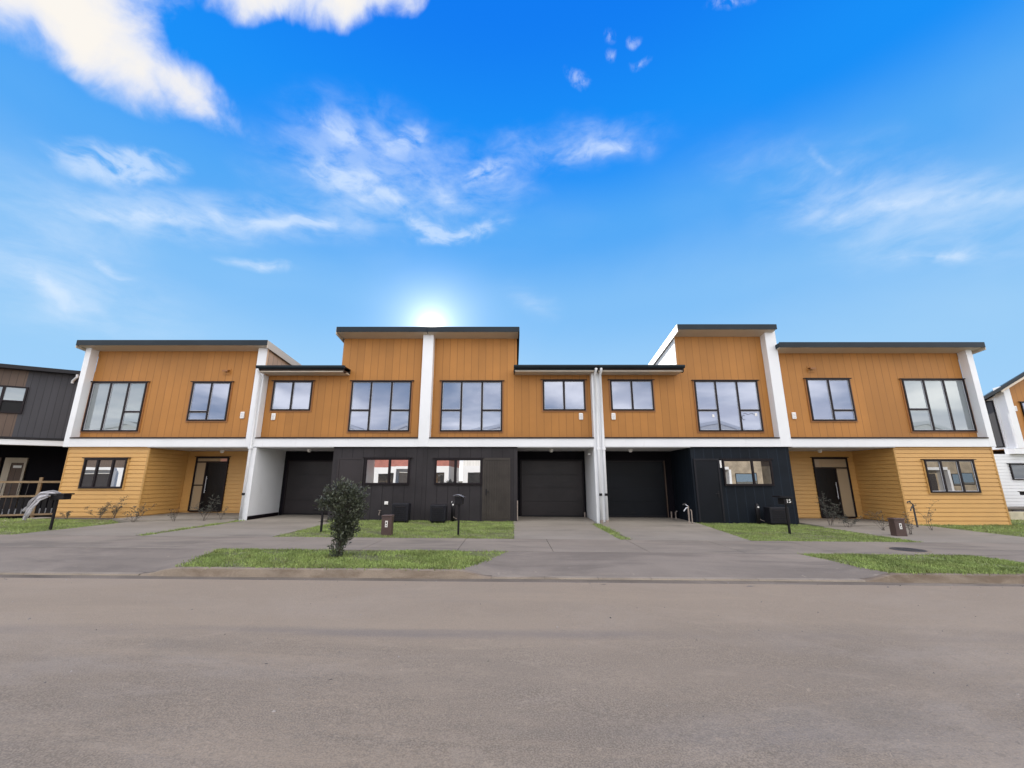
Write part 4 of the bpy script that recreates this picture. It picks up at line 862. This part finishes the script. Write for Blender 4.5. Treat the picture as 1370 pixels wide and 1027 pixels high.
# ------------------------------------------------------------------ plants
def leaf_mesh(pts, dirs, length, width):
    n = len(pts); d = dirs / np.linalg.norm(dirs, axis=1)[:, None]
    r = rng.normal(size=(n, 3)); u = np.cross(d, r); u /= np.linalg.norm(u, axis=1)[:, None]
    ln = (length * rng.uniform(.6, 1.3, n))[:, None]; wd = (width * rng.uniform(.7, 1.2, n))[:, None]
    nrm = np.cross(d, u)
    V = np.stack([pts, pts + d * ln * .5 + u * wd + nrm * wd * .3, pts + d * ln, pts + d * ln * .5 - u * wd + nrm * wd * .3], 1).reshape(-1, 3)
    return V, [(4 * i, 4 * i + 1, 4 * i + 2, 4 * i + 3) for i in range(n)]
def sapling(x, y):
    z = gz(x)
    t_ = thing('sapling', (x, y, z), 'small bushy dark leaved tree on the kerbside verge', 'tree')
    # measured against its own height: lopsided head on a narrow leafy stem
    tr = MB(); limbs = []
    tr.tube([(x, y, z - .1), (x + .02, y, z + .35), (x - .02, y + .03, z + .8), (x + .02, y, z + 1.3)], [.035, .03, .024, .012], 8)
    blobs = [((-.02, 0, .14), (.15, .15, .17), 330), ((.02, 0, .42), (.20, .2, .25), 650), ((.15, .02, .52), (.17, .17, .30), 520), ((-.02, 0, .66), (.15, .2, .2), 520), ((.16, 0, .82), (.22, .24, .24), 620),
             ((-.02, 0, 1.02), (.36, .3, .22), 1000), ((-.33, .02, 1.0), (.20, .2, .12), 380), ((.03, 0, 1.27), (.24, .22, .17), 560), ((.30, 0, 1.18), (.16, .18, .19), 230), ((-.2, 0, 1.2), (.16, .16, .13), 260), ((.36, .02, .98), (.12, .14, .14), 90)]
    P = []; D = []
    for c, r_, n in blobs:
        c = np.array(c) + np.array((x, y, z)); r_ = np.array(r_)
        n = int(n * 1.35); cl = max(6, n // 16)
        for _ in range(cl):
            q = rng.normal(size=3); q /= np.linalg.norm(q); cc = c + q * r_ * rng.uniform(.35, 1.02)
            base_ = np.array((x, y, min(cc[2] - .12, z + 1.15)))
            k = n // cl
            tip_d = (cc - base_) / (np.linalg.norm(cc - base_) + 1e-6) + np.array((0, 0, .25))
            tt = rng.uniform(-.09, .09, k)[:, None]
            pts = cc + tip_d * tt + rng.normal(size=(k, 3)) * .018
            P.append(pts); D.append(tip_d + rng.normal(size=(k, 3)) * .75)
            if rng.uniform() < .3: limbs.append((base_, cc + tip_d * .06))
    V, F_ = leaf_mesh(np.concatenate(P), np.concatenate(D), .066, .0135)
    lb = MB()
    for a, b in limbs: lb.tube([tuple(a), tuple((a + b) / 2 + rng.normal(size=3) * .02), tuple(b)], [.009, .006, .003], 5)
    tr.build('trunk', m_bark, t_); lb.build('limbs', m_twig, t_)
    o = MB().add(V, F_).build('crown', m_leaf, t_)
sapling(-3.45, 8.84)
def shrub(x, y, hh, spread, nst, leaves, label, lean=0):
    z = gz(x); t_ = thing('shrub', (x, y, z), label, 'shrub', 'young planted shrubs'); tw = MB(); P = []; D = []
    for i in range(nst):
        a = rng.uniform(0, 6.28); p = np.array((x + rng.uniform(-.04, .04), y + rng.uniform(-.04, .04), z - .03)); d_ = np.array((math.cos(a) * spread + lean, math.sin(a) * spread, 1.0))
        l_ = hh * rng.uniform(.6, 1.05); k = 7; pts = [p]
        for s_ in range(k):
            d_ = d_ + rng.normal(size=3) * .16; d_[2] = max(d_[2], .45); p = p + d_ / np.linalg.norm(d_) * l_ / k; pts.append(p)
            if s_ > 1:
                for _ in range(2):
                    b = p + np.array((rng.normal() * .1, rng.normal() * .1, rng.uniform(.0, .12))) * hh; tw.tube([tuple(p), tuple(b)], [.003, .0015], 4)
                    for _ in range(leaves):
                        w_ = rng.uniform(.3, 1.05); P.append(p + (b - p) * w_); D.append((b - p) + rng.normal(size=3) * .08); P.append(p + (b - p) * w_ * .7 + rng.normal(size=3) * .015); D.append((b - p) + rng.normal(size=3) * .1)
        tw.tube([tuple(q) for q in pts], list(np.linspace(.006, .002, k + 1)), 5)
    tw.build('stems', m_twig, t_)
    V, F_ = leaf_mesh(np.array(P), np.array(D), .045, .010); MB().add(V, F_).build('foliage', m_leaf2, t_)
shrub(-15.32, 16.15, .62, .55, 7, 3, 'leafier twiggy shrub under the left ochre corner window')
shrub(-14.85, 16.2, .78, .35, 6, 3, 'taller twiggy shrub right of the left ochre window, by the wall corner')
shrub(-16.35, 15.95, .36, .5, 4, 2, 'low sparse shrub at the left foot of the ochre wall, behind the sheet')
shrub(-13.0, 14.95, .75, .4, 7, 2, 'twiggy shrub before the shaded side wall of the left ochre corner')
shrub(-11.85, 15.3, .5, .4, 4, 1, 'thin bare shrub left of the left black front door')
shrub(-11.1, 15.7, .95, .3, 6, 3, 'tall narrow shrub in front of the left black front door')
shrub(-10.75, 16.1, .55, .3, 3, 1, 'wispy shrub right of the left black front door by the white post')
shrub(11.3, 15.5, 1.15, .35, 9, 3, 'tall twiggy shrub in front of the right black front door')
shrub(11.75, 15.3, .6, .5, 6, 3, 'low leafy shrub at the right foot of the tall twiggy one')
shrub(12.2, 14.4, .75, .35, 5, 1, 'thin bare shrub between the right front door and the brown cabinet')
shrub(12.1, 13.3, .7, .35, 5, 1, 'thin bare shrub just right of the brown cabinet on the right lawn')
shrub(13.9, 14.5, 1.0, .25, 4, 1, 'thin dry shrub right of the dark standpipe')

# ------------------------------------------------------------------ litter on the apron
for k, (x_, y_, s_) in enumerate([(1.75, 8.35, .16), (4.4, 8.9, .2), (4.0, 8.0, .18), (2.2, 9.0, .12), (1.5, 7.35, .16), (3.85, 7.3, .2), (-2.2, 4.2, .018), (-1.5, 3.9, .015)]):
    zz_ = (apron_z(x_, y_) if y_ > KY + .1 else road_z(x_, min(y_, 7.2))) + gz(x_); v = MB(); s_ = s_ * .42 if k < 6 else s_
    pts = [(x_ + s_ * (math.cos(a) * rng.uniform(.4, 1.4)), y_ + s_ * .7 * math.sin(a + .4) * rng.uniform(.2, 1.2)) for a in np.linspace(0, 5.6, 9)]
    v.add([(*p, zz_ + .002) for p in pts] + [(x_, y_, zz_ + .1 * s_)] , [(i, (i + 1) % 9, 9) for i in range(9)])
    tag(v.build('mortar_crumb', m_apron), 'pale crumbled mortar scrap lying on the driveway crossing' if k < 6 else 'small dark stone lying on the road', 'debris', 'scraps on the crossing' if k < 6 else 'stones on the road')
    if k >= 6: bpy.context.scene.objects[-1].data.materials[0] = m_iron

gr_ = MB()
for k in range(420):
    x_ = random.uniform(-14, 14); y_ = random.choice([random.uniform(2.2, 7.4), random.gauss(7.4, .12), random.uniform(3, 7)]); s_ = random.uniform(.004, .012) * (1.6 if random.random() < .12 else 1)
    if y_ > 7.5: y_ = 7.5 - random.random() * .1
    z_ = road_z(x_, min(y_, 7.4)) + gz(x_); q = [(x_ + s_ * math.cos(a + k) * random.uniform(.6, 1.3), y_ + s_ * math.sin(a + k) * random.uniform(.6, 1.3), z_ - .002) for a in (0, 1.25, 2.5, 3.8, 5.0)]
    gr_.add(q + [(x_, y_, z_ + s_ * .8)], [(i, (i + 1) % 5, 5) for i in range(5)])
m_grit = mat('road_grit', (.20, .18, .16), .9, .1, 5, island=.7)
tag(gr_.build('grit', m_grit), 'loose grit and small stones scattered over the road', 'grit', None, 'stuff')

# ------------------------------------------------------------------ houses across the street (seen in the windows)
def opposite(x0, x1, hh, wall, top, roofm, label, flip):
    Y0, Y1 = -15.0, -24.0
    t_ = thing('opposite_house', ((x0 + x1) / 2, Y0, 0), label, 'house', 'houses across the street')
    MB().box(x0, x1, Y0, Y1, -.4, 3.0).build('ground_wall', wall, t_)
    MB().box(x0 + .01, x1 - .01, Y0 - .02, Y1, 3.0, hh).build('upper_wall', top, t_)
    xm = x0 + (x1 - x0) * (.35 if flip else .65); k = (x1 - x0) * .5
    MB().prism([(x0 - .4, hh - .1), (xm, hh + 1.3), (x1 + .4, hh - .1), (x1 + .4, hh + .1), (xm, hh + 1.55), (x0 - .4, hh + .1)], 'y', Y0 + .05, Y1 - .3).build('roof', roofm, t_)
    MB().prism([(x0 - .42, hh - .25), (xm, hh + 1.2), (x1 + .42, hh - .25), (x1 + .42, hh + .12), (xm, hh + 1.58), (x0 - .42, hh + .12)], 'y', Y0 + .08, Y0 + .16).build('barge_board', m_white, t_)
    MB().prism([(x0, hh), (xm, hh + 1.28), (x1, hh)], 'y', Y0 - .03, Y1).build('gable', m_whiteclad, t_)
    w = x1 - x0
    for a, b, z0, z1 in ((.06, .24, 1.0, 2.3), (.74, .94, 1.0, 2.3), (.1, .3, 4.1, 5.4), (.42, .6, 4.1, 5.4), (.72, .9, 4.1, 5.4)):
        f = MB().box(x0 + w * a, x0 + w * b, Y0, Y0 + .06, z0, z1).build('window', m_frame, t_); MB().box(x0 + w * a + .08, x0 + w * b - .08, Y0 + .062, Y0 + .066, z0 + .08, z1 - .08).build('pane', m_glass_lo, f)
    MB().box(x0 + w * .3, x0 + w * .62, Y0 + .002, Y0 + .05, 0, 2.3).build('garage_door', m_garage, t_)
    MB().box(x0 + w * .28, x0 + w * .64, Y0, Y0 + .9, 2.7, 3.0).build('canopy', m_white, t_)
    for q in (.27, .65): MB().box(x0 + w * q - .12, x0 + w * q + .12, Y0, Y0 + .85, -.2, 2.7).build('post', m_white, t_)
m_dullbeige = mat('weathered_beige', (.34, .28, .20), .8, .25, 1.2)
specs = [(-52, -41, 6.6, m_white, m_browngrey, m_roof), (-39, -29, 6.3, m_white, m_red, m_roof), (-27, -17, 6.8, m_white, m_white, m_roof), (-15.5, -7, 6.4, m_white, m_red, m_roof), (-5.5, 4, 6.9, m_white, m_whiteclad, m_roof),
         (6, 15, 6.3, m_cream, m_white, m_roof), (17, 28, 6.8, m_dullbeige, m_dullbeige, m_roof), (29, 39, 6.4, m_dullbeige, m_browngrey, m_roof), (41, 52, 6.6, m_dullbeige, m_dullbeige, m_roof)]
words = ['first', 'second', 'third', 'fourth', 'fifth', 'sixth', 'seventh', 'eighth', 'ninth']
for i, s_ in enumerate(specs): opposite(*s_, 'pale gabled house across the street, %s from the left, seen in window reflections' % words[i], i % 2)
